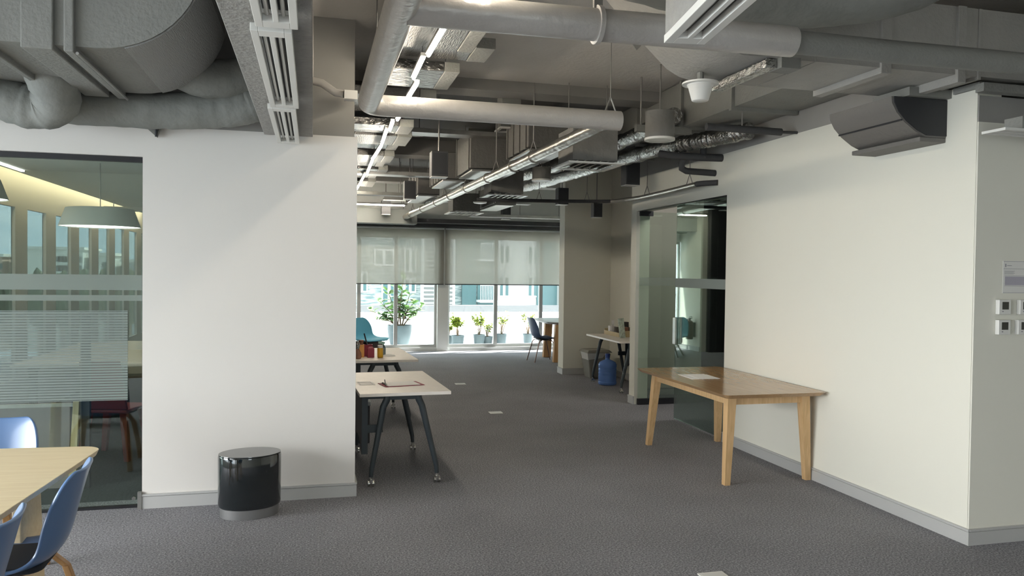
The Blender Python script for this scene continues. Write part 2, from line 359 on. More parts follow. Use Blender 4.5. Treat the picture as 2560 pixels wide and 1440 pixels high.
# ---------------------------------------------------------------- meeting room behind the glass
S('floor_meeting', box(-3.0, -1.06, 5.94, 15.5, 0, .004), mat('dark_meeting_carpet', (.035, .04, .042), .95, var=.3, vscale=60))
S('wall_meeting_end', box(-3.2, -1.05, 15.55, 15.7, 0, H), 'mwall')
S('ceiling_meeting', MB().box(-2.78, -1.05, 5.93, 15.55, 2.56, 2.60), 'mceil')
S('ceiling_meeting_cove', MB().box(-2.80, -2.78, 5.93, 15.55, 2.60, 2.86).box(-3.05, -2.78, 5.93, 15.55, 2.86, 2.9), 'mceil')
S('trim_2', box(-2.84, -2.81, 6.3, 15.2, 2.66, 2.68), 'ledw')
wm = MB()
wm.box(-3.04, -3.0, 5.93, 15.55, 0, .47).box(-3.04, -3.0, 5.93, 15.55, 2.26, 2.9)
y = 8.46 - .9525 * 2
ys = []
prev = 5.93
while y < 15.2:
    wm.box(-3.04, -3.0, prev, y, .47, 2.26); ys.append(y); prev = y + .60; y += .9525
wm.box(-3.04, -3.0, prev, 15.55, .47, 2.26)
S('wall_meeting_windows', wm, 'fin', 'row of grey fins between tall windows in the meeting room')
for i, yy in enumerate(ys):
    S('window_%d' % (11 + i), box(-3.036, -3.030, yy, yy + .60, .47, 2.26), 'glass_t')
led_ln = box(-2.70, -2.67, 7.0, 8.3, 2.545, 2.56).build('ceiling_strip_light', 'lamp'); tag(led_ln, 'short lit strip in the meeting room ceiling', 'light')
def drum(loc, label):
    t = thing('pendant_lamp', label, 'lamp', loc, 0, 'drum pendants in the meeting room')
    MB().lathe([(.325, 0), (.27, .16), (.24, .165), (.24, .16), (.30, .005)], n=48, cap=False).build('lamp_shade', 'shade', t, smooth=True)
    MB().lathe([(.005, .006), (.318, .006)], n=48, cap=False).build('diffuser', 'lamp', t)
    MB().tube([(0, 0, .16), (0, 0, 2.56 - loc[2])], .004, 8).build('cable', 'rod', t)
    MB().lathe([(.012, .165), (.24, .165)], n=32, cap=False).build('top_plate', 'shade', t)
    return t
drum((-1.82, 7.5, 2.0), 'wide grey drum pendant lamp over the meeting room, fully in view')
drum((-2.62, 6.75, 2.16), 'grey drum pendant cut off by the left edge of the photo')
t = thing('ceiling_diffuser', 'dark grey vent bar hanging by the lit cove of the meeting room', 'vent', (-2.45, 11.6, 2.42))
box(-.3, .35, -.1, .1, 0, .05).build('vent_body', 'shade', t)
for dx in (-.2, .2): MB().tube([(dx, 0, .05), (dx, 0, .14)], .006, 6).build('hanger_rod', 'rod', t)
# whiteboard easel
t = thing('whiteboard_easel', 'whiteboard easel close behind the frosted glass', 'easel', (-2.1, 6.3, 0))
box(-.75, .37, -.012, .012, .02, .62).build('board', 'wboard', t)
box(-.77, .40, -.02, .02, .62, .645).build('board_frame', 'galv', t)
MB().hexa([(.365, -.04, 0), (.415, -.04, 0), (.415, 0, 0), (.365, 0, 0)], [(.40, -.04, .66), (.44, -.04, .66), (.44, 0, .66), (.40, 0, .66)]).build('leg', 'tan', t)
t2 = thing('side_screen', 'tall dark metal screen standing behind the easel', 'screen', (-1.63, 6.32, 0))
box(-.025, .03, -.02, .02, 0, 1.30).build('post', 'dark', t2); box(-.032, -.025, -.022, .022, 0, 1.30).build('edge_strip', 'galv', t2)
def slab_chair(loc, rz, label):
    t = thing('moulded_chair', label, 'chair', loc, rz, 'dark red chairs in the meeting room')
    box(-.20, .20, -.20, .20, .41, .44).build('seat', 'redch', t, bev=.01)
    MB().hexa([(-.20, .17, .44), (.20, .17, .44), (.20, .20, .44), (-.20, .20, .44)], [(-.17, .24, .86), (.17, .24, .86), (.17, .27, .86), (-.17, .27, .86)]).build('backrest', 'redch', t, bev=.01)
    for sx in (-1, 1):
        for sy in (-1, 1):
            MB().hexa([(sx * .2 - .02, sy * .19 - .02, 0), (sx * .2 + .02, sy * .19 - .02, 0), (sx * .2 + .02, sy * .19 + .02, 0), (sx * .2 - .02, sy * .19 + .02, 0)],
                      [(sx * .15 - .03, sy * .15 - .02, .41), (sx * .15 + .03, sy * .15 - .02, .41), (sx * .15 + .03, sy * .15 + .02, .41), (sx * .15 - .03, sy * .15 + .02, .41)]).build('leg', 'redch', t)
    return t
c = slab_chair((-1.66, 7.35, 0), radians(165), 'dark red chair seen through the meeting room glass')
t = thing('meeting_table', 'meeting table with grey top far behind the glass', 'table', (-2.0, 9.2, 0))
box(-.7, .75, -1.2, 1.2, .70, .74).build('tabletop', 'desk', t, bev=.01)
for sx in (-.55, .6):
    for sy in (-1.05, 1.05): box(sx - .03, sx + .03, sy - .03, sy + .03, 0, .70).build('leg', 'dark', t)
dup(c, (-1.42, 10.9, 0), radians(15), 'dark red chair at the far side of the meeting table')

# ---------------------------------------------------------------- city outside the meeting room
def city_block(x0, x1, y0, z0, z1, label, win=(2, 3), m='city'):
    t = thing('distant_building', label, 'building', ((x0 + x1) / 2, y0 + 4, z0), 0, 'buildings beyond the meeting room windows')
    w = (x1 - x0) / 2; h = z1 - z0
    box(-w, w, -4, 4, 0, h).build('facade', m, t); box(-w - .2, w + .2, -4.2, 4.2, h, h + .35).build('roof_edge', 'city', t)
    nc, nr = win
    for i in range(nc):
        for j in range(nr):
            cx = w * (.25 + .62 * (i / max(1, nc - 1))) if nc > 1 else 0; cz = h - 1.2 - j * 1.15
            box(cx - .32, cx + .32, -4.05, -3.98, cz - .36, cz + .36).build('window', 'cityw', t)
    return t
city_block(-35.9, -28.2, 108, -9, 3.75, 'long pale building beyond the meeting room windows', (7, 3))
city_block(-27.6, -24.9, 109, -9, 3.1, 'lower pale block right of the long building', (3, 3))
city_block(-41.5, -37.2, 108, -9, 2.75, 'small tan building at the left of the skyline', (3, 2), 'cityr')
city_block(-24.2, -22.4, 110, -9, 2.3, 'small grey block right in the skyline', (1, 2), 'bgrey')
city_block(-21.8, -18.5, 110, -9, 1.6, 'low pale roofed block beside the trees', (2, 1))
ordn = ['leftmost', 'second', 'third', 'fourth', 'fifth', 'sixth', 'seventh', 'eighth', 'ninth', 'tenth']
for i in range(10):
    cx = -37.5 + i * 2.2; r = random.uniform(1.15, 1.3)
    mb = MB(); bmesh.ops.create_icosphere(mb.b, subdivisions=3, radius=1)
    for v in mb.b.verts:
        k = 1 + random.uniform(-.12, .12); v.co = Vector((v.co.x * r * k, v.co.y * r * k, v.co.z * r * 2.6 * k))
    tr = thing('distant_tree', 'distant dark green treetop below the skyline, %s counted from the left' % ordn[i], 'tree', (cx, 94, -9), 0, 'trees beyond the meeting room windows')
    mb.build('crown', 'tree', tr, loc=(0, 0, 7.2 + random.uniform(-.35, .35)))
    MB().tube([(0, 0, 0), (0, 0, 7)], .3, 8).build('trunk', 'stem', tr)

# ---------------------------------------------------------------- right glass doors
d1 = thing('door_2', 'closed glass door leaf with frosted band and steel handle', 'door', (3.955, 6.83, 0), kind='structure')
box(-.006, .006, 0, 1.12, .02, 2.42).build('pane', 'glass_d', d1)
box(-.012, -.007, .0, 1.12, 1.50, 1.60).build('frosted_band', 'frostd', d1)
for sx in (-1, 1): box(sx * .035 - .012, sx * .035 + .012, 1.035, 1.10, .862, 1.16).build('door_handle', 'chrome', d1, bev=.003)
box(-.015, .015, 0, .12, .0, .07).build('patch_fitting', 'black', d1)
d2 = thing('door_1', 'glass door leaf standing open against the inner wall', 'door', (3.955, 8.97, 0), kind='structure')
box(0, 1.08, -.006, .006, .02, 2.42).build('pane', 'glass_l', d2)
box(.0, .17, -.02, .02, 2.37, 2.43).build('top_patch_fitting', 'black', d2)
box(.0, .52, -.022, .022, .0, .075).build('floor_patch_fitting', 'black', d2)
box(.0, 1.08, -.012, -.007, 1.50, 1.60).build('frosted_band', film('faint_film', (.42, .47, .45), .8, 0, .3), d2)
S('trim_3', box(3.93, 4.0, 6.83, 8.98, 2.425, 2.445), 'trimk')

# ---------------------------------------------------------------- far window wall
wl = MB().box(-.05, 7.6, 15.8, 15.95, 2.36, H).box(-.05, 7.6, 15.76, 15.95, 0, .07).box(2.47, 2.69, 15.70, 15.95, 0, 2.5)
S('wall_far', wl, 'reveal', 'pale window wall at the far end of the room')
def window(n, x0, x1, mull):
    t = thing('window_%d' % n, 'tall grey framed window at the far end', 'window', (0, 15.84, 0), kind='structure')
    f = MB().box(x0, x1, -.03, .03, .07, .13).box(x0, x1, -.03, .03, 2.31, 2.36).box(x0, x0 + .05, -.03, .03, .13, 2.31).box(x1 - .05, x1, -.03, .03, .13, 2.31)
    f.build('window_frame', 'frame', t)
    for mx in mull: box(mx - .037, mx + .037, -.035, .035, .13, 2.31).build('mullion', 'frame', t)
    box(x0 + .05, x1 - .05, -.004, .004, .13, 2.31).build('pane', 'glass_c', t)
window(1, -.05, 2.47, [.89, 1.63]); window(2, 2.69, 7.6, [3.72, 4.71, 5.7, 6.7])
def blind(x0, x1, label):
    t = thing('roller_blind', label, 'blind', ((x0 + x1) / 2, 15.66, 0), 0, 'roller blinds on the far windows')
    w = (x1 - x0) / 2
    box(-w, w, -.001, .001, 1.385, 2.50).build('fabric', 'blind', t)
    MB().tube([(-w, 0, 2.52), (w, 0, 2.52)], .025, 12).build('roller', 'frame', t, smooth=True)
    box(-w, w, -.008, .008, 1.368, 1.386).build('bottom_bar', 'dgrey', t)
blind(.15, 2.585, 'half lowered grey roller blind, the left one of two'); blind(2.615, 7.5, 'half lowered grey roller blind, the right one of two')
o = box(-.05, 1.95, 15.05, 15.6, 2.56, 2.84).build('window_bulkhead', 'bulk'); o['kind'] = 'structure'; o.name = 'trim_4'
S('trim_5', box(-.05, 7.6, 15.5, 15.72, 2.545, 2.60), 'dark'); S('trim_6', box(1.95, 7.6, 15.2, 15.6, 2.60, 2.68), 'dark')

# terrace and opposite building
o = box(-1.0, 26, 15.95, 30, -.3, -.02).build('terrace_floor', 'terra'); tag(o, 'bright white terrace outside the far windows', 'terrace', kind='structure')
o = MB().box(-1.0, 26, 20, 20.25, -.02, .56).build('parapet_wall', 'parap'); tag(o, 'bright white parapet across the terrace', 'wall', kind='structure')
o = box(-1, 7.6, 22, 22.3, .30, .66).build('terrace_beam', 'roofb'); tag(o, 'grey roof edge band just behind the white parapet', 'roof edge', kind='structure')
bM = thing('apartment_building', 'pale stone apartment building opposite the far windows', 'building', (0, 26, -3))
box(-2, 3.5, 0, 6, 0, 14).build('stone_wall', 'stone', bM)
box(3.5, 4.6, -.5, 6, 0, 14).build('white_wall', 'bwhite', bM)
box(4.6, 6.15, .2, 6, 0, 14).build('stone_wall', 'stone', bM)
box(6.15, 8.6, .6, 6, 0, 14).build('white_wall', 'bwhite', bM)
box(8.6, 12, 0, 6, 0, 14).build('stone_wall', 'stone', bM)
box(12, 24, -1, 6, 0, 14).build('white_wall', 'bwhite', bM)
box(4.95, 5.45, .1, .25, 3.4, 6.5).build('glass_strip', 'bglass', bM)
def bwin(x0, x1, z0, z1, yy=-.04, bars=1):
    w = box(x0, x1, yy - .02, yy + .05, z0, z1).build('window', 'bwhite', bM); 
    n = bars + 1; ww = (x1 - x0) / n
    for i in range(n): box(x0 + i * ww + .05, x0 + (i + 1) * ww - .05, yy - .04, yy, z0 + .06, z1 - .06).build('pane', 'bglass', w)
for a in [(1.35, 1.75, 3.9, 4.6), (1.95, 2.6, 4.8, 5.35), (2.95, 3.35, 3.9, 4.4), (2.95, 3.35, 4.6, 5.4), (.2, .9, 4.6, 5.4), (2.2, 2.7, 3.4, 4.25), (2.95, 3.4, 5.75, 6.4), (9.0, 9.9, 3.5, 4.3), (10.3, 11.2, 3.4, 4.3), (9.0, 9.9, 4.8, 5.6)]: bwin(*a)
for a in [(6.35, 6.75, 3.75, 4.5), (7.4, 7.8, 3.75, 4.5), (6.35, 6.75, 4.9, 5.6), (7.4, 7.8, 4.9, 5.6)]: bwin(*a, yy=.56)
box(7.75, 8.5, .5, .62, 3.4, 6.4).build('glass_strip', 'bglass', bM)
for z0 in (3.45, 4.85):
    box(5.5, 6.12, .15, .25, z0 + .05, z0 + 1.1).build('glass_door', 'bglass', bM)
    bal = box(5.45, 6.15, -.55, .2, z0 + .15, z0 + .22).build('balcony', 'bwhite', bM)
    r = MB().box(5.45, 6.15, -.55, -.52, z0 + .72, z0 + .76)
    for i in range(13): r.box(5.46 + i * .055, 5.475 + i * .055, -.545, -.525, z0 + .22, z0 + .72)
    r.build('railing', 'bwhite', bal)
lv = MB()
for i in range(26): lv.box(3.55, 4.5, -.56, -.5, 3.2 + i * .14, 3.27 + i * .14)
lv.build('louvres', 'lou', bM)

# ---------------------------------------------------------------- terrace plants
def leaf(mb, base, d, L, w, droop=.25):
    d = d.normalized(); side = d.cross(Vector((0, 0, 1)))
    if side.length < .05: side = Vector((1, 0, 0))
    side.normalize(); side = (side + Vector((0, 0, random.uniform(-.5, .5)))).normalized(); nrm = side.cross(d)
    P = lambda u, s: base + d * (L * u) + side * (w * s) - Vector((0, 0, 1)) * (droop * L * u * u) + nrm * (abs(s) * w * .25)
    c = [P(0, 0), P(.35, 0), P(.7, 0), P(1, 0)]; l = [P(.3, .8), P(.65, .85)]; r = [P(.3, -.8), P(.65, -.85)]
    C = [mb.b.verts.new(p) for p in c]; Lv = [mb.b.verts.new(p) for p in l]; Rv = [mb.b.verts.new(p) for p in r]
    mb.b.faces.new((C[0], C[1], Lv[0])); mb.b.faces.new((C[0], Rv[0], C[1])); mb.b.faces.new((Lv[0], C[1], C[2], Lv[1])); mb.b.faces.new((C[1], Rv[0], Rv[1], C[2]))
    mb.b.faces.new((Lv[1], C[2], C[3])); mb.b.faces.new((C[2], Rv[1], C[3]))
t = thing('rubber_plant', 'large leafy rubber plant in a tall grey planter on the terrace', 'plant', (1.80, 16.62, -.02))
MB().lathe([(.16, 0), (.205, .10), (.24, .24), (.258, .40), (.258, .50), (.235, .50), (.22, .44)], n=32).build('planter', 'pot', t, smooth=True)
MB().lathe([(.01, .45), (.225, .45)], n=24, cap=False).build('soil', 'soil', t)
st, fo = MB(), MB()
random.seed(11)
tips = [(-.62, .12, .80), (-.45, -.1, 1.02), (-.25, .1, 1.22), (-.10, 0, 1.42), (.08, .05, 1.55), (.05, -.1, 1.25), (.30, 0, .98), (.50, .05, .90), (.36, -.1, .72), (-.5, .0, .62), (-.2, -.15, .85), (.15, -.15, .85), (0, .1, 1.0), (-.3, .1, .65), (.22, .1, 1.15)]
for tp in tips:
    a = Vector((random.uniform(-.05, .05), random.uniform(-.05, .05), .44)); b = Vector(tp); mid = a.lerp(b, .5) + Vector((0, 0, .08))
    st.tube([a, mid, b], [.014, .011, .006], 6)
    for k in range(13):
        u = .35 + .65 * k / 12; p = a.lerp(mid, u * 2) if u < .5 else mid.lerp(b, u * 2 - 1)
        an = k * 2.4 + random.random(); dd = Vector((cos(an), sin(an), .35 + .5 * (u > .8))); leaf(fo, p, dd, random.uniform(.17, .26), .058)
st.build('stem', 'stem', t); fo.build('foliage', 'leaf', t, smooth=True)
def shrub(x, y, hgt, wid, label, leafn, pr=.10, ph=.15, seed=1, spread=1.0):
    random.seed(seed)
    t = thing('potted_shrub', label, 'plant', (x, y, -.02), 0, 'potted shrubs on the terrace')
    MB().lathe([(pr * .8, 0), (pr, ph), (pr * 1.06, ph), (pr * 1.06, ph + .012), (pr * .9, ph + .012), (pr * .88, ph - .02)], n=20).build('pot', 'pot', t, smooth=True)
    st, fo = MB(), MB()
    for i in range(11):
        a = Vector((random.uniform(-.02, .02), random.uniform(-.02, .02), ph - .02)); an = random.uniform(0, 2 * pi); rr = random.uniform(.35, 1) * wid * 1.15
        m1 = a + Vector((cos(an) * rr * .35, sin(an) * rr * .35, (hgt - ph) * .45)); b = a + Vector((cos(an) * rr, sin(an) * rr, (hgt - ph) * random.uniform(.75, 1)))
        st.tube([a, m1, b], [.007, .005, .003], 5)
        for q in range(3):
            c = m1.lerp(b, random.random()); e = c + Vector((random.uniform(-.07, .07), random.uniform(-.07, .07), random.uniform(.04, .12))); st.tube([c, e], .0025, 4)
            for k in range(leafn): leaf(fo, c.lerp(e, random.random()), Vector((random.uniform(-1, 1), random.uniform(-1, 1), random.uniform(-.2, .8))), random.uniform(.05, .085), .021)
        for k in range(leafn * 2): leaf(fo, m1.lerp(b, random.uniform(.4, 1)), Vector((random.uniform(-1, 1), random.uniform(-1, 1), random.uniform(-.2, .8))), random.uniform(.05, .085), .021)
    st.build('stem', 'stem', t); fo.build('foliage', 'leafy', t)
shrub(3.04, 16.45, .70, .20, 'bushiest potted shrub, just right of the window pier', 12, .14, .27, 3)
shrub(2.88, 16.75, .5, .12, 'small potted shrub half hidden behind the bushiest one', 5, .11, .24, 4)
shrub(3.52, 16.5, .72, .18, 'upright potted shrub, second from the window pier', 6, .13, .28, 5)
shrub(3.72, 16.6, .52, .13, 'low sparse shrub in a wide pot left of the window mullion', 2, .13, .23, 6)
shrub(4.02, 16.5, .74, .17, 'bare twiggy shrub just right of the window mullion', 2, .12, .29, 8)
shrub(4.68, 16.7, .80, .24, 'tall thin shrub behind the navy chair', 3, .11, .27, 9)

# ---------------------------------------------------------------- ceiling services
def hanger(mb, x, y, z): mb.tube([(x, y, z), (x, y, H)], .005, 6)
# plenum + slot diffuser pieces (left)
def slot_piece(x, y0, y1, z, label, m='board', group='slot diffusers beside the left wall', yrot=0, wid=.075, box_w=.16):
    t = thing('slot_diffuser', label, 'air vent', (x, y0, z), yrot, group)
    L = y1 - y0
    MB().box(-wid, -.047, 0, L, 0, .03).box(.047, wid, 0, L, 0, .03).box(-.010, .010, .07, L - .07, 0, .03).box(-.047, .047, 0, .07, 0, .03).box(-.047, .047, L - .07, L, 0, .03).build('frame', 'white', t, bev=.002)
    box(-.047, .047, .07, L - .07, .045, .05).build('slot_recess', 'slot', t)
    for sx in (-.030, .026): MB().tube([(sx, .08, .026), (sx, L - .08, .026)], .008, 8).build('blade', 'slotm', t)
    return t
slot_piece(-.175, 4.46, 5.66, 2.53, 'white twin slot diffuser nearest the left wall'); slot_piece(-.158, 3.02, 4.42, 2.53, 'white twin slot diffuser, middle one beside the left wall')
slot_piece(-.135, 1.6, 2.97, 2.53, 'white twin slot diffuser cut off by the top edge, left side')
t = thing('plenum_box', 'long rough grey plenum box above the left slot diffusers', 'duct', (-.17, 3.6, 2.59))
mb = MB(); mb.box(-.17, .16, -2.1, 2.09, 0, .10); mb.build('lower_board', 'board', t, bev=.004)
box(-.12, .11, -2.1, 2.09, .10, H - 2.59).build('upper_box', 'box', t)
# right slot diffuser
slot_piece(1.37, 1.0, 2.72, 2.53, 'white twin slot diffuser on the right, cut off by the top edge', group='slot diffuser on the right', yrot=radians(-9), wid=.08).location = (1.10, 1.02, 2.53)
t = thing('plenum_box', 'light grey plenum box above the right slot diffuser', 'duct', (1.10, 1.02, 2.565), radians(-9))
box(-.075, .07, 0, 1.72, 0, .14).build('lower_board', 'board', t); box(-.20, .05, 0, 1.6, .14, H - 2.57).build('upper_box', 'board', t)

# big left duct with elbow
t = thing('supply_duct', 'large grey duct turning up in an elbow, upper left', 'duct', (-1.6, 4.74, 2.73))
pr = [(-1.9, 0), (.55, 0)] + arc(.55, .50, .50, -90, 0, 12)[1:] + [(1.05, H - 2.735), (.55, H - 2.735), (.55, .48), (-1.9, .48)]
MB().prism(pr, -.51, .51).build('duct_body', 'duct', t, smooth=True)
el = arc(.55, .50, .508, -75, -12, 12); MB().prism(el + el[::-1][0:0] + [(p[0] * .985 + .008, p[1] * .985 + .008) for p in el[::-1]], -.50, .50).build('ribbed_skin', 'ductr', t, smooth=True)
for fx, w, e in ((.44, .022, .035), (.30, .07, .03), (.05, .018, .03), (-.30, .05, .05), (-.78, .03, .03)):
    MB().box(fx - w, fx + w, -.51 - e, .51 + e, -e, .48 + e).build('flange', 'duct', t, bev=.006)
MB().tube([(.475, -.53, -.038), (.475, .53, -.038)], .008, 8).build('edge_angle', 'galv', t)
for a, b in ((-.6, -.2), (-1.1, -.7)): box(a, a + .05, -.35, .56, -.065, -.03).build('support_channel', 'duct', t)
# wrapped flexible ducts along the left wall
def wavy(path, n=40, amp=.01, seed=0):
    random.seed(seed); pts = []
    P = [Vector(p) for p in path]
    for i in range(n + 1):
        u = i / n * (len(P) - 1); k = min(int(u), len(P) - 2); f = u - k
        p0, p1, p2, p3 = P[max(k - 1, 0)], P[k], P[k + 1], P[min(k + 2, len(P) - 1)]
        pts.append(.5 * ((2 * p1) + (p2 - p0) * f + (2 * p0 - 5 * p1 + 4 * p2 - p3) * f * f + (3 * p1 - p0 - 3 * p2 + p3) * f ** 3))
    return pts
def flex(name, path, r, m, label, cat='duct', n=60, rj=.05, seed=1, sides=20, **k):
    pts = wavy(path, n); random.seed(seed)
    rr = [r * (1 + random.uniform(-rj, rj)) for _ in pts]
    o = MB().tube(pts, rr, sides).build(name, m, smooth=True, **k); return tag(o, label, cat)
flex('flexible_duct', [(-4.5, 5.46, 2.70), (-2.2, 5.46, 2.69), (-1.2, 5.46, 2.665), (-.6, 5.46, 2.70), (-.36, 5.44, 2.76)], .118, 'flex', 'wrapped round duct running along the top of the left wall', rj=.04, seed=2)
flex('flexible_duct', [(-1.50, 5.0, 2.82), (-1.48, 5.12, 2.66), (-1.56, 5.20, 2.60), (-1.75, 5.2, 2.63), (-2.1, 5.1, 2.78)], .13, 'flex', 'sagging wrapped bend of duct under the big left duct', rj=.05, seed=5, n=30)
flex('flexible_duct', [(-1.0, 5.2, 3.0), (-.7, 5.35, 2.88), (-.45, 5.42, 2.92), (-.30, 5.40, 3.05)], .13, 'flex', 'grey duct bend tucked behind the big elbow', rj=.03, seed=6, n=24)
t = thing('wall_bracket', 'small dark gusset bracket under the duct on the left wall', 'bracket', (-1.03, 5.70, 2.53))
MB().prism([(-.10, .09), (.03, .09), (.0, .0)], -.04, 0).build('gusset', 'duct', t); MB().tube([(.0, -.05, .0), (.0, -.05, .07)], .009, 8).build('bolt', 'black', t)

# pipe run (near)
zP = 2.76
t = thing('pipe_run', 'thick grey lagged pipe frame crossing the ceiling in the middle', 'pipe', (.345, 4.3, zP))
def rel(pts, o): return [Vector(p) - Vector(o) for p in pts]
O = (.345, 4.3, zP)
def el_pts(a, c, b, r=.09, n=6):
    a, c, b = Vector(a), Vector(c), Vector(b); d1 = (a - c).normalized() * r; d2 = (b - c).normalized() * r
    return [c + d1 * (1 - u) ** 2 * 1 + d2 * u ** 2 for u in [i / n for i in range(n + 1)]]
near = (.352, 1.5, zP); cor = (.345, 5.29, zP); cor2 = (2.09, 5.29, zP)
MB().tube(rel([near] + el_pts(near, cor, cor2, .12) + [(2.16, 5.29, zP)], O), .071, 20).build('main_pipe', 'pipe', t, smooth=True)
MB().tube(rel([(.38, 3.30, zP), (1.22, 3.28, zP), (2.2, 3.25, zP)], O), .071, 20).build('branch_pipe', 'pipe', t, smooth=True)
MB().tube(rel([(2.2, 3.25, zP + .0), (2.75, 3.24, zP - .005), (3.6, 3.24, zP), (6.0, 3.24, zP)], O), .055, 20).build('branch_pipe', 'duct', t, smooth=True)
MB().tube(rel([(1.215, 3.28, zP), (1.235, 3.28, zP)], O), .085, 20).build('pipe_clamp', 'pipe', t, smooth=True)
for hx, hy in ((1.225, 3.28), (.35, 2.6), (.35, 4.6)): MB().tube([(hx - O[0], hy - O[1], .05), (hx - O[0], hy - O[1], H - zP)], .005, 6).build('hanger_rod', 'rod', t)
box(.86, .90, -1.03, -1.01, .05, .2).build('hanger_bracket', 'galv', t)
yk = MB(); yk.tube([(1.74 - .045, .99, .055), (1.74, .99, .17)], .006, 6).tube([(1.74 + .045, .99, .055), (1.74, .99, .17)], .006, 6).tube([(1.74, .99, .17), (1.74, .99, H - zP)], .0035, 6)
yk.build('hanger_yoke', 'galv', t)
# silver pipe
t = thing('silver_pipe', 'long silver clad pipe receding to the far windows', 'pipe', (2.09, 5.36, zP))
P0, P1 = Vector((2.09, 5.36, zP)), Vector((1.70, 15.6, 2.685)); D = P1 - P0
rs, ps = [], []
random.seed(3)
for i in range(121): u = i / 120; ps.append(D * u); rs.append(.052 * (1 + random.uniform(-.03, .03)))
MB().tube(ps, rs, 20).build('pipe_body', 'silver', t, smooth=True)
for u in (.17, .235, .335, .44, .54, .64, .76, .88): 
    p = D * u; MB().tube([p - D.normalized() * .02, p + D.normalized() * .02], .062, 20).build('pipe_clamp', 'silver', t, smooth=True)
for u in (.17, .30, .44, .58, .72, .86, .97):
    p = D * u; yk = MB(); a = .05
    yk.tube([p + Vector((-a, 0, .0)), p + Vector((0, 0, .16))], .005, 6).tube([p + Vector((a, 0, .0)), p + Vector((0, 0, .16))], .005, 6)
    yk.tube([p + Vector((0, 0, .16)), Vector((p.x, p.y, H - zP))], .006, 6); yk.build('hanger_yoke', 'rod', t)
t = thing('cable_stub', 'small grey conduit stub by the pipe corner above the cream wall', 'conduit', (.1, 5.6, 2.90))
MB().tube([(-.13, 0, .07), (-.05, -.02, .05), (.04, -.03, -.01), (.10, -.04, -.02)], .028, 10).build('conduit', 'pipe', t, smooth=True); box(.10, .19, -.09, .0, -.06, .0).build('junction_box', 'whitem', t)
MB().tube([(-.13, 0, .07), (-.13, 0, H - 2.9)], .02, 8).build('drop_rod', 'pipe', t)

# LED tubes under foil wrapped duct sections
lp = [(3.1, 3.78, 0, 0), (4.22, 4.82, .0, .0), (4.93, 5.5, -.02, .02), (5.52, 5.98, .015, -.01), (6.55, 6.95, .03, 0), (7.0, 7.42, -.01, -.01), (7.45, 8.25, -.02, 0), (8.3, 9.1, .0, -.02), (9.2, 9.5, .0, 0), (9.55, 10.9, .0, 0), (11.0, 12.4, .0, .0), (12.5, 13.8, 0, 0)]
descr = ['nearest, cut off by the top edge', 'between the two grey cross pipes, nearer of two long ones', 'between the two grey cross pipes, farther long one', 'short, just before the second cross pipe', 'first one beyond the second cross pipe', 'second one beyond the second cross pipe', 'third one beyond the second cross pipe', 'fourth one beyond the second cross pipe', 'shortest one deep in the row', 'long, next to last before the wall edge hides the row', 'last one seen at the cream wall edge', 'behind the cream wall edge, farthest']
for i, (a, b, dx, dz) in enumerate(lp):
    t = thing('led_tube_light', 'glowing warm LED tube ' + descr[i], 'light', (.69 + dx, a, 2.985 + dz), radians(random.uniform(-2, 2)), 'LED tubes along the ceiling')
    MB().tube([(0, .02, 0), (0, b - a - .02, 0)], .011, 10).build('tube', 'led', t, smooth=True)
    box(-.018, .018, 0, b - a, .012, .034).build('housing', 'white', t)
    MB().tube([(0, .05, .03), (0, .05, .14)], .003, 5).build('suspension_wire', 'rod', t)
pan = [(3.0, 4.0, .50, 1.0, 3.13), (4.12, 5.02, .47, 1.0, 3.09), (5.1, 5.45, .45, 1.18, 3.15), (5.55, 6.1, .42, 1.02, 3.09), (6.4, 6.8, .25, .98, 3.08), (6.85, 7.3, .2, .95, 3.12), (7.4, 7.7, .2, .92, 3.02), (7.8, 8.1, .2, .95, 3.07), (8.2, 8.8, .2, 1.0, 3.06), (8.9, 9.4, .3, .95, 3.10), (9.5, 10.1, .3, .95, 3.04), (10.2, 10.8, .3, .92, 3.08), (10.9, 11.4, .3, 1.0, 3.05), (11.5, 12.2, .3, .92, 3.08), (12.4, 13.2, .3, .95, 3.05)]
pd = ['nearest, partly above the top edge', 'large, between the two grey cross pipes', 'wide flat, just past the large one', 'crumpled, just before the second cross pipe'] + ['number %s past the second cross pipe' % w for w in ('one', 'two', 'three', 'four', 'five', 'six', 'seven', 'eight', 'nine', 'ten', 'eleven')]
for i, (a, b, x0, x1, z) in enumerate(pan):
    t = thing('foil_duct_section', 'foil wrapped duct section above the LED row, ' + pd[i], 'duct', ((x0 + x1) / 2, (a + b) / 2, z), 0, 'foil duct sections over the LED tubes')
    w = (x1 - x0) / 2; l = (b - a) / 2
    box(-w, w * .62, -l, l, 0, .07).build('foil_wrap', 'foilp' if i % 3 else 'foil', t, bev=.006); box(w * .63, w, -l, l, -.004, .07).build('edge_panel', 'duct', t, bev=.004)
    hm = MB()
    for sx in (-w * .8, w * .8): hm.tube([(sx, 0, .07), (sx, 0, H - z)], .004, 5)
    hm.build('hanger_rod', 'rod', t)
# LED strip across far end
t = thing('led_strip_light', 'thin horizontal lit strip across the far left ceiling', 'light', (.3, 14.6, 2.86), 0)
box(-.3, 1.35, -.02, .02, 0, .02).build('strip', 'led', t); box(-.35, 1.4, -.03, .03, .02, .05).build('housing', 'galv', t)
for dx in (-.25, 1.3): MB().tube([(dx, 0, .05), (dx, 0, H - 2.86)], .006, 6).build('hanger_rod', 'rod', t)

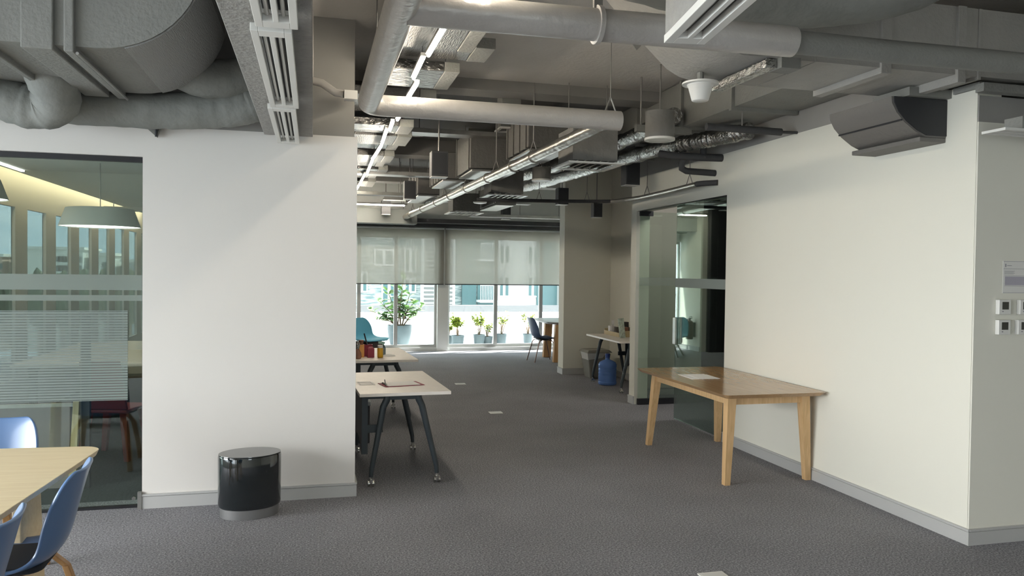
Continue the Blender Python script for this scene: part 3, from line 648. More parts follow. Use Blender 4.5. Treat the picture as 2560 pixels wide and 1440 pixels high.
# right-hand duct with long slope
t = thing('supply_duct', 'large grey duct sloping up to the left, upper right', 'duct', (3.6, 4.1, 2.85))
pr = [(-2.05, H - 2.85), (-1.90, .44), (-1.67, .21), (-1.50, .06), (-1.42, .02), (-1.33, 0), (2.9, 0), (2.9, .40), (-1.1, .40), (-1.3, H - 2.85)]
MB().prism(pr, -.30, .30).build('duct_body', 'ductb', t, smooth=True)
for fx, w, e in ((-.42, .035, .035), (.10, .03, .05), (.24, .012, .02), (.75, .03, .04), (-.88, .004, .004), (1.15, .02, .03), (1.6, .04, .05), (2.1, .02, .03)): MB().box(fx - w, fx + w, -.30 - e * .4, .30 + e * .4, -e, .40).build('flange', 'ductb', t, bev=.004)
MB().box(-1.19, -1.12, -.30, .30, -.055, -.003).build('foil_channel', 'crinkle', t, bev=.004)
box(-1.12, -1.0, -.34, -.22, -.06, 0).build('junction_box', 'duct', t)
MB().box(.0, 2.9, -.02, .31, -.065, -.012).box(.30, 2.9, -.25, -.05, -.05, -.012).box(.25, 2.9, -.33, -.27, -.09, -.04).build('lower_tray', 'duct', t)
MB().prism([(-1.80, .30), (-1.84, .34), (-1.70, .16), (-1.67, .19)], .302, .31).build('light_edge', 'galv', t)
t = thing('detector_cup', 'cream plastic cup shaped fitting under the right duct', 'ceiling fitting', (2.235, 4.22, 2.685))
MB().lathe([(.045, 0), (.05, .004), (.072, .085), (.078, .09), (.0785, .10), (.07, .10)], n=28).build('cup', 'white', t, smooth=True)
MB().lathe([(.04, .098), (.108, .098), (.108, .108), (.04, .108)], n=28).build('rim', 'white', t, smooth=True)
MB().tube([(0, 0, .10), (0, 0, .17)], .02, 10).build('stem', 'duct', t)
# fat flexible duct upper right
flex('flexible_duct', [(1.55, 3.62, 3.22), (2.1, 3.58, 3.14), (2.5, 3.45, 3.12), (2.78, 3.2, 3.14), (2.85, 2.9, 3.2)], .20, 'flex', 'fat wrapped duct above the pipe, upper right', rj=.02, seed=9, n=30, sides=28)
# wall elbow
t = thing('wall_duct_elbow', 'dark curved duct elbow coming out of the long cream wall', 'duct', (3.92, 4.42, 2.54))
pr = [(0, .0), (-.16, .0), (-.235, .03)] + [(-.32, .085), (-.38, .143), (-.414, .20), (-.418, .24), (-.05, .24), (0, .24)]
MB().prism(pr, -.30, .30).build('elbow_body', 'ductd', t, smooth=True); MB().prism([(p[0] * .96 - .0, p[1] * .96 + .01) for p in pr], -.306, -.301).build('side_panel', 'black', t)
MB().box(-.20, 0, -.30, .34, -.03, .0).build('flange', 'ductd', t, bev=.005)
MB().tube([(-.338, -.30, .098), (-.338, .30, .098)], .006, 6).build('seam', 'black', t)
# small pipes and grille at right
t = thing('lagged_pipe', 'black foam tube with thin rod entering the long wall', 'pipe', (3.92, 5.72, 2.845))
MB().tube([(-.82, .02, .01), (-.14, 0, 0)], .03, 14).build('foam_sleeve', 'dgrey', t, smooth=True); MB().tube([(-.14, 0, 0), (0, -.02, 0)], .012, 10).build('rod', 'dgrey', t); MB().tube([(-.5, .01, .03), (-.5, .01, 3.02 - 2.845)], .006, 6).build('hanger_rod', 'rod', t)
t = thing('lagged_pipe', 'dark lagged pipe hooking back into the wall above the glass door', 'pipe', (3.92, 6.98, 2.74))
MB().tube([(0, -.05, .065), (-.30, -.04, .06), (-.52, 0, .07), (-.6, .1, .1)], .037, 14).build('upper_pipe', 'dgrey', t, smooth=True)
MB().tube([(-.36, 0, .06), (-.40, .02, .0), (-.39, .04, -.045), (-.33, .06, -.065), (0, .08, -.07)], .032, 14).build('lower_pipe', 'dgrey', t, smooth=True)
MB().tube([(-.2, -.04, .09), (-.2, -.04, 3.02 - 2.74)], .03, 10).build('drop_pipe', 'dgrey', t)
t = thing('lagged_pipe', 'silver wrapped pipe bending along the wall above the glass doors', 'pipe', (3.92, 7.0, 2.57))
MB().tube([(0, 0, .0), (-.1, .12, 0), (-.13, .2, 0)], .028, 12).build('pipe_end', 'dgrey', t, smooth=True)
MB().tube([(-.13, .2, 0), (-.11, .9, -.005), (-.08, 1.7, 0), (-.16, 2.2, 0), (-.28, 2.42, 0)], .026, 12).build('silver_pipe', 'silver', t, smooth=True)
MB().tube([(-.20, 2.3, 0), (-.9, 2.55, .0), (-1.9, 2.7, 0)], .022, 12).build('black_pipe', 'dgrey', t, smooth=True)
for dy, dx in ((.35, -.13), (1.5, -.09), (2.45, -.5), (2.6, -1.1)):
    yk = MB(); yk.tube([(dx - .04, dy, 0), (dx, dy, .12)], .004, 5).tube([(dx + .04, dy, 0), (dx, dy, .12)], .004, 5).tube([(dx, dy, .12), (dx, dy, (H if dy > 2.3 else 3.02) - 2.57)], .004, 5); yk.build('hanger_yoke', 'rod', t)
flex('foil_flexible_duct', [(3.72, 6.1, 2.92), (3.55, 6.6, 2.91), (3.42, 7.2, 2.92), (3.36, 8.2, 2.93), (3.25, 9.6, 2.93), (3.15, 11.2, 2.95), (3.1, 13, 3.0)], .075, 'crinkle', 'crinkled foil flexible duct, the lower of two along the right', rj=.12, seed=12, n=110, sides=16)
flex('foil_flexible_duct', [(3.20, 6.5, 3.10), (3.18, 7.2, 3.06), (3.15, 8.4, 3.05), (3.0, 9.8, 3.03), (2.9, 11.4, 3.05)], .075, 'crinkle', 'crinkled foil flexible duct, the upper of two along the right', rj=.12, seed=13, n=100, sides=16)
t = thing('rectangular_duct', 'long grey duct along the top of the right wall', 'duct', (3.6, 6.9, 3.02))
box(-.28, .31, -1.9, 2.2, 0, .42).build('duct_body', 'duct', t)
for yy in (-1.2, -.3, .7, 1.6): box(-.31, .31, yy - .02, yy + .02, -.03, .42).build('flange', 'duct', t)
t = thing('support_channel', 'grey steel channel under the right duct', 'channel', (3.15, 6.6, 2.95))
box(-.30, .25, -.03, .03, 0, .06).build('channel', 'duct', t); 
for dx in (-.25, .2): MB().tube([(dx, 0, .06), (dx, 0, H - 2.95)], .008, 6).build('hanger_rod', 'rod', t)
t = thing('air_grille', 'small white slot grille at the right edge', 'air vent', (4.25, 3.60, 2.48))
MB().box(-.5, .5, -.08, -.05, 0, .015).box(-.5, .5, .05, .08, 0, .015).box(-.5, -.47, -.05, .05, 0, .015).box(.47, .5, -.05, .05, 0, .015).box(-.47, .47, -.01, .01, 0, .015).build('frame', 'whitem', t)
box(-.36, .47, -.06, .06, .016, .09).build('plenum', 'duct', t); box(.10, .45, -.05, .05, .09, H - 2.48).build('duct_neck', 'duct', t)

# speakers
def speaker(loc, label, s=1.0, rz=0):
    t = thing('hanging_speaker', label, 'speaker', loc, rz, 'black speakers hanging from the ceiling')
    w = .085 * s; h = .26 * s
    box(-w, w, -w * .95, w * .95, 0, h).build('cabinet', 'spk', t, bev=.004)
    MB().box(-w * .85, w * .85, -w * .98, -w * .95, .02, h - .02).build('grille', 'black', t)
    box(-w, w, -w * .95, w * .95, -.006, 0).build('base_plate', 'whitem', t)
    MB().tube([(0, 0, h), (0, 0, H - loc[2])], .008, 8).build('hanger_rod', 'rod', t)
    return t
for loc, l, s in [((1.25, 7.96, 2.62), 'black hanging speaker left of the silver pipe, nearest of the left row', 1.0), ((1.363, 11.4, 2.70), 'black hanging speaker, second of the left row', 1.0), ((1.33, 14.9, 2.715), 'black hanging speaker in front of the thin lit strip', 1.0),
                  ((3.61, 8.49, 2.685), 'black hanging speaker above the glass door, nearest of the right row', 1.02), ((3.83, 11.75, 2.73), 'black hanging speaker at the pillar edge', 1.0), ((3.66, 14.78, 2.69), 'black hanging speaker high over the right blind', .98), ((4.10, 10.9, 2.48), 'black speaker hanging low inside the recess', .8)]:
    speaker(loc, l, s)
# square diffusers
def sqdiff(loc, label, s=.55, z1=None, nb=.19):
    t = thing('square_diffuser', label, 'air vent', loc, 0, 'square ceiling diffusers'); w = s / 2
    f = MB().box(-w, w, -w, -w + .05, 0, .015).box(-w, w, w - .05, w, 0, .015).box(-w, -w + .05, -w + .05, w - .05, 0, .015).box(w - .05, w, -w + .05, w - .05, 0, .015); f.build('frame', 'white', t)
    b = MB()
    for k in range(6):
        xx = -w + .07 + k * (s - .14) / 5.5; b.hexa([(xx, -w + .05, .004), (xx + .012, -w + .05, .004), (xx + .012, w - .05, .004), (xx, w - .05, .004)], [(xx + .03, -w + .05, .03), (xx + .042, -w + .05, .03), (xx + .042, w - .05, .03), (xx + .03, w - .05, .03)])
    b.build('blades', 'slotm', t)
    box(-w * .8, w * .8, -w * .8, w * .8, .032, .34).build('neck_box', 'box', t)
    for sx in (-1, 1): MB().tube([(sx * w * .7, 0, .34), (sx * w * .7, 0, H - loc[2])], .005, 6).build('hanger_rod', 'rod', t)
sqdiff((2.53, 7.0, 2.66), 'square white diffuser with dark box, nearest of three'); sqdiff((2.49, 10.2, 2.66), 'square louvred diffuser with dark box, middle of three'); sqdiff((2.56, 13.4, 2.66), 'square diffuser with dark box, farthest of three', .6)
t = thing('ceiling_cassette', 'small white square fitting behind the second cross pipe', 'ceiling fitting', (2.16, 8.65, 3.27))
MB().box(-.13, .13, -.15, -.11, 0, .02).box(-.13, .13, .11, .15, 0, .02).box(-.13, -.1, -.11, .11, 0, .02).box(.1, .13, -.11, .11, 0, .02).build('frame', 'whitem', t); box(-.12, .12, -.14, .14, .02, H - 3.27).build('housing', 'box', t)
# downlight cans
def can(loc, r, h, label):
    t = thing('downlight_can', label, 'downlight', loc, 0, 'grey downlight cans')
    MB().lathe([(r, 0), (r, h), (r * .3, h + .01)], n=28).build('can_body', 'box', t, smooth=True)
    MB().lathe([(r * .75, -.004), (r * 1.04, -.004), (r * 1.04, .015), (r, .015)], n=28, cap=False).build('rim', 'white', t, smooth=True)
    MB().lathe([(.002, -.002), (r * .76, -.002)], n=24, cap=False).build('lens', 'whitem', t)
    MB().tube([(0, 0, h), (0, 0, H - loc[2])], .006, 6).build('hanger_rod', 'rod', t)
can((2.88, 6.15, 2.80), .125, .24, 'larger grey downlight can with pale rim, by the foil duct'); can((2.70, 9.1, 2.77), .115, .16, 'smaller grey downlight can with pale rim, over the corridor')
t = thing('smoke_detector', 'round white disc high on the slab left of centre', 'detector', (1.30, 10.2, H - .035)); MB().lathe([(.03, 0), (.10, .012), (.11, .035)], n=24).build('cover', 'white', t, smooth=True)
t = thing('smoke_detector', 'round white disc hanging low before the far diffuser', 'detector', (2.55, 12.0, 2.72)); MB().lathe([(.03, 0), (.10, .01), (.11, .03), (.02, .035)], n=24).build('cover', 'white', t, smooth=True); MB().tube([(0, 0, .03), (0, 0, H - 2.72)], .007, 6).build('drop_rod', 'rod', t)
# insulated duct boxes in the middle
def dbox(x0, x1, y0, y1, z0, z1, label, n=3):
    t = thing('insulated_duct_box', label, 'duct', ((x0 + x1) / 2, (y0 + y1) / 2, z0), 0, 'insulated duct boxes over the corridor'); w, l = (x1 - x0) / 2, (y1 - y0) / 2
    box(-w, w, -l, l, 0, z1 - z0).build('box_body', 'boxi', t, bev=.008)
    for k in range(n): yy = -l + .08 + k * (2 * l - .16) / max(1, n - 1); box(-w - .012, w + .012, yy - .02, yy + .02, -.012, z1 - z0 + .012).build('strap', 'boxi', t)
    box(-w * .9, w * .9, -l * .9, l * .9, -.03, -.012).build('base_tray', 'galv', t)
    h = MB()
    for sx in (-w * .9, w * .9): h.tube([(sx, 0, z1 - z0), (sx, 0, H - z0)], .006, 6)
    h.build('hanger_rod', 'rod', t)
dbox(2.15, 2.62, 7.75, 8.7, 2.95, 3.36, 'insulated duct box nearest, above the silver pipe', 4); dbox(1.78, 2.38, 8.95, 9.9, 2.87, 3.33, 'large plain insulated duct box in the middle', 2)
dbox(1.62, 1.95, 10.0, 11.1, 2.86, 3.20, 'narrow insulated duct box left of the middle one', 5); dbox(1.52, 1.85, 11.7, 13.2, 2.82, 3.14, 'farthest insulated duct box near the far speaker', 5)
dbox(2.9, 3.25, 12.4, 13.8, 2.78, 3.1, 'insulated duct box over the right blind', 2)
# cable trays / beams across
for yy, z, x0, x1, m, l in [(8.9, 3.22, .9, 3.6, 'galv', 'pale steel tray crossing just past the second cross pipe'), (11.3, 3.02, .4, 2.0, 'galv', 'pale steel tray crossing left of the middle'), (13.9, 2.90, 1.2, 3.9, 'galv', 'thin pale rail crossing near the far end'), (14.6, 2.70, 2.9, 4.9, 'galv', 'pale flat tray above the right blind'), (12.9, 2.88, -.5, 1.6, 'duct', 'dark grey tray on the far left')]:
    t = thing('cable_tray', l, 'cable tray', (x0, yy, z), 0, 'trays crossing the ceiling')
    box(0, x1 - x0, -.12, .12, 0, .012).build('tray_base', m, t); MB().box(0, x1 - x0, -.125, -.12, 0, .05).box(0, x1 - x0, .12, .125, 0, .05).build('tray_side', m, t)
    for k in range(3): MB().tube([((x1 - x0) * (.1 + .4 * k), 0, .012), ((x1 - x0) * (.1 + .4 * k), 0, H - z)], .006, 6).build('hanger_rod', 'rod', t)
for k, (yy, w, d) in enumerate([(7.1, .3, .10), (10.6, .35, .22), (13.6, .35, .25)]): S('trim_%d' % (20 + k), box(-.9, 3.92 if yy < 9 else 7.6, yy, yy + w, H - d, H), 'beam')
o = box(1.78, 1.97, 7.38, 7.6, 3.30, H).build('slab_box', 'duct'); tag(o, 'dark square box under the slab beyond the lower cross pipe', 'ceiling box')

# ---------------------------------------------------------------- furniture: desks
def a_leg(mb, top, foot):
    mb.tube([top[0], top[1], Vector(top[1]).lerp(Vector(foot), .5), foot], [.022, .024, .021, .016], 12)
def caster(name, p, parent):
    t = MB(); x, y = p
    t.tube([(x, y, .055), (x, y, .075)], .012, 10)
    for s in (-1, 1): t.tube([(x + s * .010, y, .025), (x + s * .024, y, .025)], .025, 16)
    t.box(x - .012, x + .012, y - .022, y + .02, .03, .058)
    return t.build(name, 'chrome', parent, smooth=True)
def desk(loc, rz, label, wx, wy, feet_x, feet_y, panel=True, group='wheeled desks behind the cream wall'):
    """wx, wy: half sizes of the top; legs in A-pairs at each end"""
    t = thing('wheeled_desk', label, 'desk', loc, rz, group)
    box(-wx, wx, -wy, wy, .695, .72).build('tabletop', 'desk', t, bev=.002)
    for sy in (-1, 1):
        yy = sy * (wy - .10); fy = sy * feet_y
        MB().box(-.15, .13, yy - .02, yy + .02, .655, .695).build('cross_rail', 'deskf', t)
        for sx in (-1, 1):
            lg = MB().tube([(sx * .115 - .01, yy, .69), (sx * .125 - .01, yy, .65), (sx * .15 - .01, yy, .60), (sx * (feet_x - .005), fy, .13), (sx * feet_x, fy, .075)], [.026, .027, .026, .019, .016], 14).build('leg', 'deskf', t, smooth=True)
            caster('caster', (sx * feet_x, fy), lg)
    MB().box(-.02, .02, -wy + .1, wy - .1, .66, .69).build('beam', 'deskf', t)
    if panel:
        px = -wx + .03
        b = MB().prism([(-wy + .12, .235), (-wy + .16, .235), (-wy + .30, .33), (wy - .22, .33), (wy - .12, .235), (wy - .12, .69), (-wy + .12, .69)], px, px + .018, 0); b.build('modesty_panel', 'deskf', t)
        MB().box(px + .018, px + .22, -wy + .12, -wy + .14, .66, .69).box(px + .018, px + .045, -wy + .12, -wy + .14, .235, .69).box(px + .045, px + .16, -wy + .12, -wy + .14, .40, .46).build('panel_bracket', 'deskf', t)
    return t
desk((.665, 6.50, 0), radians(2.5), 'white topped wheeled desk nearest, beside the cream wall end', .35, .62, .255, .56)
desk((.71, 8.68, 0), radians(3), 'white topped wheeled desk behind the nearest one, holding bottles', .33, .64, .255, .56, panel=True)
desk((4.36, 10.42, 0), radians(180), 'grey topped wheeled desk in the recess by the water bottle', .33, .66, .255, .56, group='wheeled desk in the recess')
# things under the near desks
t = thing('storage_box', 'dark storage box on the floor under the desks', 'box', (.40, 7.6, 0)); box(-.13, .13, -.18, .18, 0, .36).build('box_body', 'dark', t, bev=.01); box(-.14, .14, -.19, .19, .36, .40).build('lid', 'bgrey', t, bev=.008)
t = thing('cardboard_carton', 'pale carton standing behind the dark storage box', 'carton', (.43, 8.1, 0)); box(-.12, .12, -.1, .1, 0, .56).build('carton_body', 'bin', t)
# clipboard, paper on near desk
t = thing('clipboard', 'maroon clipboard with papers on the nearest white desk', 'clipboard', (.70, 6.31, .7205), radians(12))
box(-.165, .165, -.11, .11, 0, .004).build('board', 'maroon', t, bev=.003); box(-.14, .13, -.10, .10, .004, .008).build('paper_stack', 'paper', t); MB().tube([(-.14, -.05, .012), (-.14, .05, .012)], .008, 8).build('clip', 'chrome', t); MB().tube([(-.155, -.075, .012), (-.12, .06, .035)], .004, 6).build('pen', 'black', t)
t = thing('paper_sheet', 'loose printed sheet left of the clipboard', 'paper', (.42, 6.41, .7205), radians(4)); box(-.06, .065, -.10, .10, 0, .001).build('sheet', 'paper', t); MB().box(-.05, .05, -.085, -.083, .001, .0013).box(-.05, -.048, -.085, .085, .001, .0013).box(.048, .05, -.085, .085, .001, .0013).build('print', 'ink', t)
# items on second desk (z .72)
Z = .7205
t = thing('soap_bottle', 'yellow bottle with pale cap on the second desk', 'bottle', (.694, 8.28, Z)); MB().lathe([(.026, 0), (.031, .006), (.031, .095), (.028, .105)], n=20).build('bottle_body', 'yellow', t, smooth=True); MB().lathe([(.029, .105), (.029, .13), (.024, .134)], n=20).build('cap', 'paper', t, smooth=True)
t = thing('maroon_box', 'small maroon box, front one of two by the yellow bottle', 'box', (.598, 8.32, Z), 0, 'maroon boxes on the second desk'); MB().box(-.036, .036, -.03, .03, 0, .095).build('box_body', 'maroon', t, bev=.003); MB().hexa([(-.036, -.03, .096), (.036, -.03, .096), (.036, .03, .096), (-.036, .03, .096)], [(-.02, -.02, .112), (.02, -.02, .112), (.02, .02, .112), (-.02, .02, .112)]).build('lid', 'maroon', t)
t = thing('maroon_box', 'taller maroon box behind, with a dark marker standing in it', 'box', (.575, 8.45, Z), 0, 'maroon boxes on the second desk'); MB().box(-.05, -.045, -.04, .04, 0, .125).box(.045, .05, -.04, .04, 0, .125).box(-.05, .05, -.04, -.035, 0, .125).box(-.05, .05, .035, .04, 0, .125).box(-.05, .05, -.04, .04, 0, .005).build('box_body', 'maroon', t)
o = MB().tube([(.035, 0, .0), (-.03, 0, .24)], .007, 8).build('marker_pen', 'black', loc=(.565, 8.45, Z + .006)); tag(o, 'long dark pen leaning out of the tall maroon box', 'pen')
t = thing('orange_carton', 'orange carton with brown lid at the left of the second desk', 'carton', (.50, 8.36, Z)); box(-.03, .03, -.03, .03, 0, .135).build('carton_body', 'orange', t); MB().lathe([(.022, .135), (.022, .165), (.026, .17), (.026, .182)], n=16).build('lid', 'brown', t, smooth=True)
t = thing('glass_jar', 'brown wrapped bundle by the cream wall edge on the second desk', 'jar', (.452, 8.22, Z)); MB().lathe([(.035, 0), (.045, .02), (.04, .06), (.018, .10), (.014, .15), (.022, .165)], n=18).build('bundle', 'brown', t, smooth=True); MB().lathe([(.02, .105), (.028, .14), (.012, .18)], n=12).build('foil_top', 'foil', t, smooth=True)
t = thing('spray_bottle', 'mint green spray bottle behind the yellow bottle', 'bottle', (.745, 8.5, Z)); MB().lathe([(.024, 0), (.027, .01), (.027, .09), (.012, .115)], n=18).build('bottle_body', 'glass_t', t, smooth=True); MB().box(-.055, .02, -.012, .012, .125, .15).box(-.01, .01, -.01, .01, .11, .13).build('spray_head', 'mint', t, bev=.004)
o = MB().lathe([(.06, 0), (.05, .012), (.02, .02), (.003, .024)], n=16, ex=1.2).build('crumpled_tissue', 'bag', loc=(.80, 8.42, Z), smooth=True); tag(o, 'crumpled clear wrapping lying right of the yellow bottle', 'wrapping')

# recess desk items
t = thing('wooden_tray', 'pale wooden organiser tray on the recess desk', 'tray', (4.42, 10.74, Z)); MB().box(-.12, -.11, -.30, .30, 0, .06).box(.11, .12, -.30, .30, 0, .13).box(-.11, .11, -.30, -.29, 0, .09).box(-.11, .11, .29, .30, 0, .09).box(-.11, .11, -.29, .29, 0, .01).build('tray_body', 'tan', t)
t = thing('magazine', 'upright magazine with pale green cover on the recess desk', 'magazine', (4.30, 10.30, Z), radians(8)); box(-.075, .075, -.006, .006, .001, .285).build('cover', 'mag', t)
t.rotation_euler = (radians(-8), 0, radians(38))
for dx, dy, h, m, l in [(-.03, .20, .12, 'paper', 'small white carton in the wooden tray'), (.03, .1, .11, 'galv', 'grey packet in the wooden tray'), (.04, -.12, .2, 'dark', 'dark pouch behind the magazine'), (-.01, -.23, .13, 'brown', 'small brown box at the near end of the wooden tray')]:
    o = box(-.045, .045, -.045, .045, 0, h).build('packet', m, loc=(4.42 + dx, 10.74 + dy, Z + .011)); tag(o, l, 'packet', 'packets in the wooden tray')
t = thing('drinking_straws', 'bunch of pale straws standing in the wooden tray', 'straws', (4.37, 10.86, Z + .011)); 
for k in range(6): MB().tube([(0, 0, 0), (-.03 + .012 * k, .01 * (k - 3), .21)], .004, 5).build('straw', 'paper', t)
# water bottle
t = thing('water_bottle', 'large blue water cooler bottle on the carpet by the recess desk', 'water bottle', (4.215, 10.66, 0))
MB().lathe([(.10, 0), (.128, .01), (.136, .03), (.136, .05), (.130, .058), (.133, .07), (.133, .14), (.130, .155), (.134, .165), (.134, .185), (.129, .20), (.134, .215), (.134, .235), (.129, .25), (.135, .265), (.135, .30), (.12, .335), (.07, .362), (.036, .375), (.031, .385), (.031, .42)], n=40).build('bottle_body', 'bottle', t, smooth=True)
MB().lathe([(.034, .40), (.034, .455), (.028, .46)], n=24).build('cap', mat('blue_cap', (.04, .08, .28), .4), t, smooth=True)
# bin
t = thing('pedal_bin', 'grey plastic bin with clear liner behind the water bottle', 'bin', (4.31, 11.42, 0))
MB().hexa([(-.13, -.14, 0), (.13, -.14, 0), (.13, .14, 0), (-.13, .14, 0)], [(-.19, -.19, .40), (.19, -.19, .40), (.19, .19, .40), (-.19, .19, .40)]).build('bin_body', 'bin', t, bev=.02)
MB().hexa([(-.21, -.21, .41), (.21, -.21, .41), (.21, .21, .41), (-.21, .21, .41)], [(-.17, -.17, .45), (.17, -.17, .45), (.17, .17, .45), (-.17, .17, .45)]).build('lid', 'bin', t, bev=.01)
MB().hexa([(-.185, -.185, .30), (.05, -.185, .33), (.05, .1, .33), (-.185, .1, .30)], [(-.205, -.205, .405), (.10, -.205, .405), (.1, .12, .405), (-.205, .12, .405)]).build('bin_liner', 'bag', t)
for dx in (-.1, .1): MB().tube([(dx - .015, -.15, .035), (dx + .015, -.15, .035)], .035, 14).build('wheel', 'black', t)

# oak table on the right
t = thing('oak_table', 'brown oak table with splayed legs against the long cream wall', 'table', (3.46, 6.03, 0))
R2 = .05
def rrect(x0, x1, y0, y1, r, z, n=5):
    out = []
    for cx, cy, a in ((x1 - r, y1 - r, 0), (x0 + r, y1 - r, 90), (x0 + r, y0 + r, 180), (x1 - r, y0 + r, 270)):
        for i in range(n + 1): an = radians(a + 90 * i / n); out.append((cx + r * cos(an), cy + r * sin(an), z))
    return out
MB().hexa(rrect(-.42, .40, -.80, .80, .02, .708), rrect(-.455, .435, -.835, .835, .045, .74)).build('tabletop', 'oak', t, bev=.002)
MB().box(-.30, .31, -.672, -.652, .638, .708).box(-.30, .31, .652, .672, .638, .708).box(-.33, -.31, -.64, .64, .638, .708).box(.33, .35, -.64, .64, .638, .708).build('apron', 'oakl', t)
for sx, sy, fx, fy in ((-1, -1, -.315, -.62), (1, -1, .415, -.61), (-1, 1, -.32, .81), (1, 1, .42, .82)):
    tx, ty = sx * .315 + (.02 if sx > 0 else 0), sy * .66
    a, b = .036, .024
    MB().hexa([(fx - b, fy - b, 0), (fx + b, fy - b, 0), (fx + b, fy + b, 0), (fx - b, fy + b, 0)], [(tx - a, ty - a, .70), (tx + a, ty - a, .70), (tx + a, ty + a, .70), (tx - a, ty + a, .70)]).build('leg', 'oakl', t)
t = thing('paper_sheet', 'stack of white papers on the oak table', 'paper', (3.31, 6.2, .7405), radians(-3)); MB().box(-.125, .125, -.15, .15, 0, .003).build('sheet', 'paper', t); MB().box(-.06, .13, -.17, .10, .003, .005).build('top_sheet', 'paper', t)
# drum stool
t = thing('drum_stool', 'glossy black oval drum stool by the cream wall', 'stool', (-.405, 5.44, 0), radians(8))
MB().lathe([(.188, 0), (.188, .062)], n=64, ex=1, ey=.76).build('steel_base', 'steelb', t, smooth=True)
MB().lathe([(.188, .063), (.198, .07), (.202, .09), (.203, .40), (.200, .408)], n=64, ex=1, ey=.76).build('drum_body', 'lacq', t, smooth=True)
MB().lathe([(.002, .4085), (.196, .4085), (.200, .412), (.199, .416), (.002, .417)], n=64, ex=1, ey=.76, cap=False).build('top', 'ltop', t, smooth=True)

# ---------------------------------------------------------------- shell chairs
def shell_mesh(wid=.22, back=.81, seat=.44):
    """seat/back shell; chair faces +X, back at -X"""
    prof = [(-.285, back), (-.272, back - .03), (-.25, back - .12), (-.225, seat + .16), (-.205, seat + .07), (-.16, seat + .005), (-.08, seat - .02), (.04, seat - .015), (.15, seat + .005), (.21, seat + .0), (.235, seat - .02)]
    wmul = [.62, .80, .93, .96, .95, .96, 1.0, 1.04, 1.02, .92, .70]; curl = [.02, .035, .055, .06, .055, .05, .035, .02, .012, .005, 0]
    b = bmesh.new(); rows = []; n = 12
    for i, (x, z) in enumerate(prof):
        p0 = prof[max(i - 1, 0)]; p1 = prof[min(i + 1, len(prof) - 1)]; tx, tz = p1[0] - p0[0], p1[1] - p0[1]; L = math.hypot(tx, tz); nx, nz = -tz / L, tx / L
        if i < 5 and nx < 0: nx, nz = -nx, -nz
        if i >= 5 and nz < 0: nx, nz = -nx, -nz
        row = []
        for j in range(n + 1):
            s = -1 + 2 * j / n; c = curl[i] * abs(s) ** 2.2; row.append(b.verts.new((x + nx * c, s * wid * wmul[i], z + nz * c)))
        rows.append(row)
    for a, c in zip(rows, rows[1:]):
        for j in range(n): b.faces.new((a[j], a[j + 1], c[j + 1], c[j]))
    return b
def shell_chair(loc, rz, label, group, m='blue', legs='wood', s=1.0, pad=True):
    t = thing('shell_chair', label, 'chair', loc, rz, group)
    mb = MB(); mb.b = shell_mesh(); o = mb.build('shell', m, t, smooth=True)
    sm = o.modifiers.new('sub', 'SUBSURF'); sm.levels = 2; sm.render_levels = 2
    so = o.modifiers.new('sol', 'SOLIDIFY'); so.thickness = .012; so.offset = 0
    if pad:
        p = MB().hexa(rrect(-.15, .19, -.17, .17, .06, .424), rrect(-.14, .18, -.16, .16, .06, .448)).build('seat_pad', 'seatpad', t, bev=.006)
    if legs == 'wood':
        for sy in (-1, 1):
            for sx in (-1, 1):
                q = [(sx * .02, sy * .13, .41), (sx * .10, sy * .16, .40), (sx * .155, sy * .19, .33), (sx * .20, sy * .215, .16), (sx * .235, sy * .23, 0)]
                l = MB()
                for a, c in zip(q, q[1:]):
                    w = .019; h = .011 if abs(a[2] - c[2]) < .03 else .014
                    if abs(a[2] - c[2]) < .03: l.hexa([(a[0], a[1] - w, a[2] - h), (a[0], a[1] + w, a[2] - h), (c[0], c[1] + w, c[2] - h), (c[0], c[1] - w, c[2] - h)], [(a[0], a[1] - w, a[2] + h), (a[0], a[1] + w, a[2] + h), (c[0], c[1] + w, c[2] + h), (c[0], c[1] - w, c[2] + h)])
                    else: l.hexa([(c[0] - h, c[1] - w, c[2]), (c[0] + h, c[1] - w, c[2]), (c[0] + h, c[1] + w, c[2]), (c[0] - h, c[1] + w, c[2])], [(a[0] - h, a[1] - w, a[2]), (a[0] + h, a[1] - w, a[2]), (a[0] + h, a[1] + w, a[2]), (a[0] - h, a[1] + w, a[2])])
                l.build('leg', 'plyl', t, bev=.004)
    else:
        for sy in (-1, 1):
            for sx in (-1, 1): MB().tube([(sx * .05, sy * .13, .405), (sx * .11, sy * .16, .395), (sx * .14, sy * .17, .36), (sx * .235, sy * .205, 0)], .0095, 8).build('leg', 'copper', t, smooth=True)
        MB().box(-.10, .10, -.13, .13, .395, .41).build('under_plate', 'black', t)
    return t
# front left table
t = thing('birch_table', 'pale birch table with rounded corner at the lower left edge', 'table', (-1.75, 3.35, 0), radians(-4))
pts = rrect(-.66, .66, -1.1, 1.0, .10, 0, 8)
MB().hexa([(p[0] * .985, p[1] * .985, .712) for p in pts], [(p[0], p[1], .74) for p in pts]).build('tabletop', 'ply', t, bev=.003)
MB().box(-.5, .5, .50, .53, .64, .712).box(-.5, .5, -.8, -.77, .64, .712).build('apron', 'plyl', t)
for sx in (-1, 1):
    for sy, y0 in ((1, .56), (-1, -.66)):
        MB().hexa([(sx * .50 - .02, y0 - .16, 0), (sx * .50 + .02, y0 - .16, 0), (sx * .50 + .02, y0 + .10, 0), (sx * .50 - .02, y0 + .10, 0)], [(sx * .47 - .02, y0 - .10, .712), (sx * .47 + .02, y0 - .10, .712), (sx * .47 + .02, y0 + .10, .712), (sx * .47 - .02, y0 + .10, .712)]).build('leg', 'ply', t, bev=.006)
G = 'blue shell chairs around the birch table'
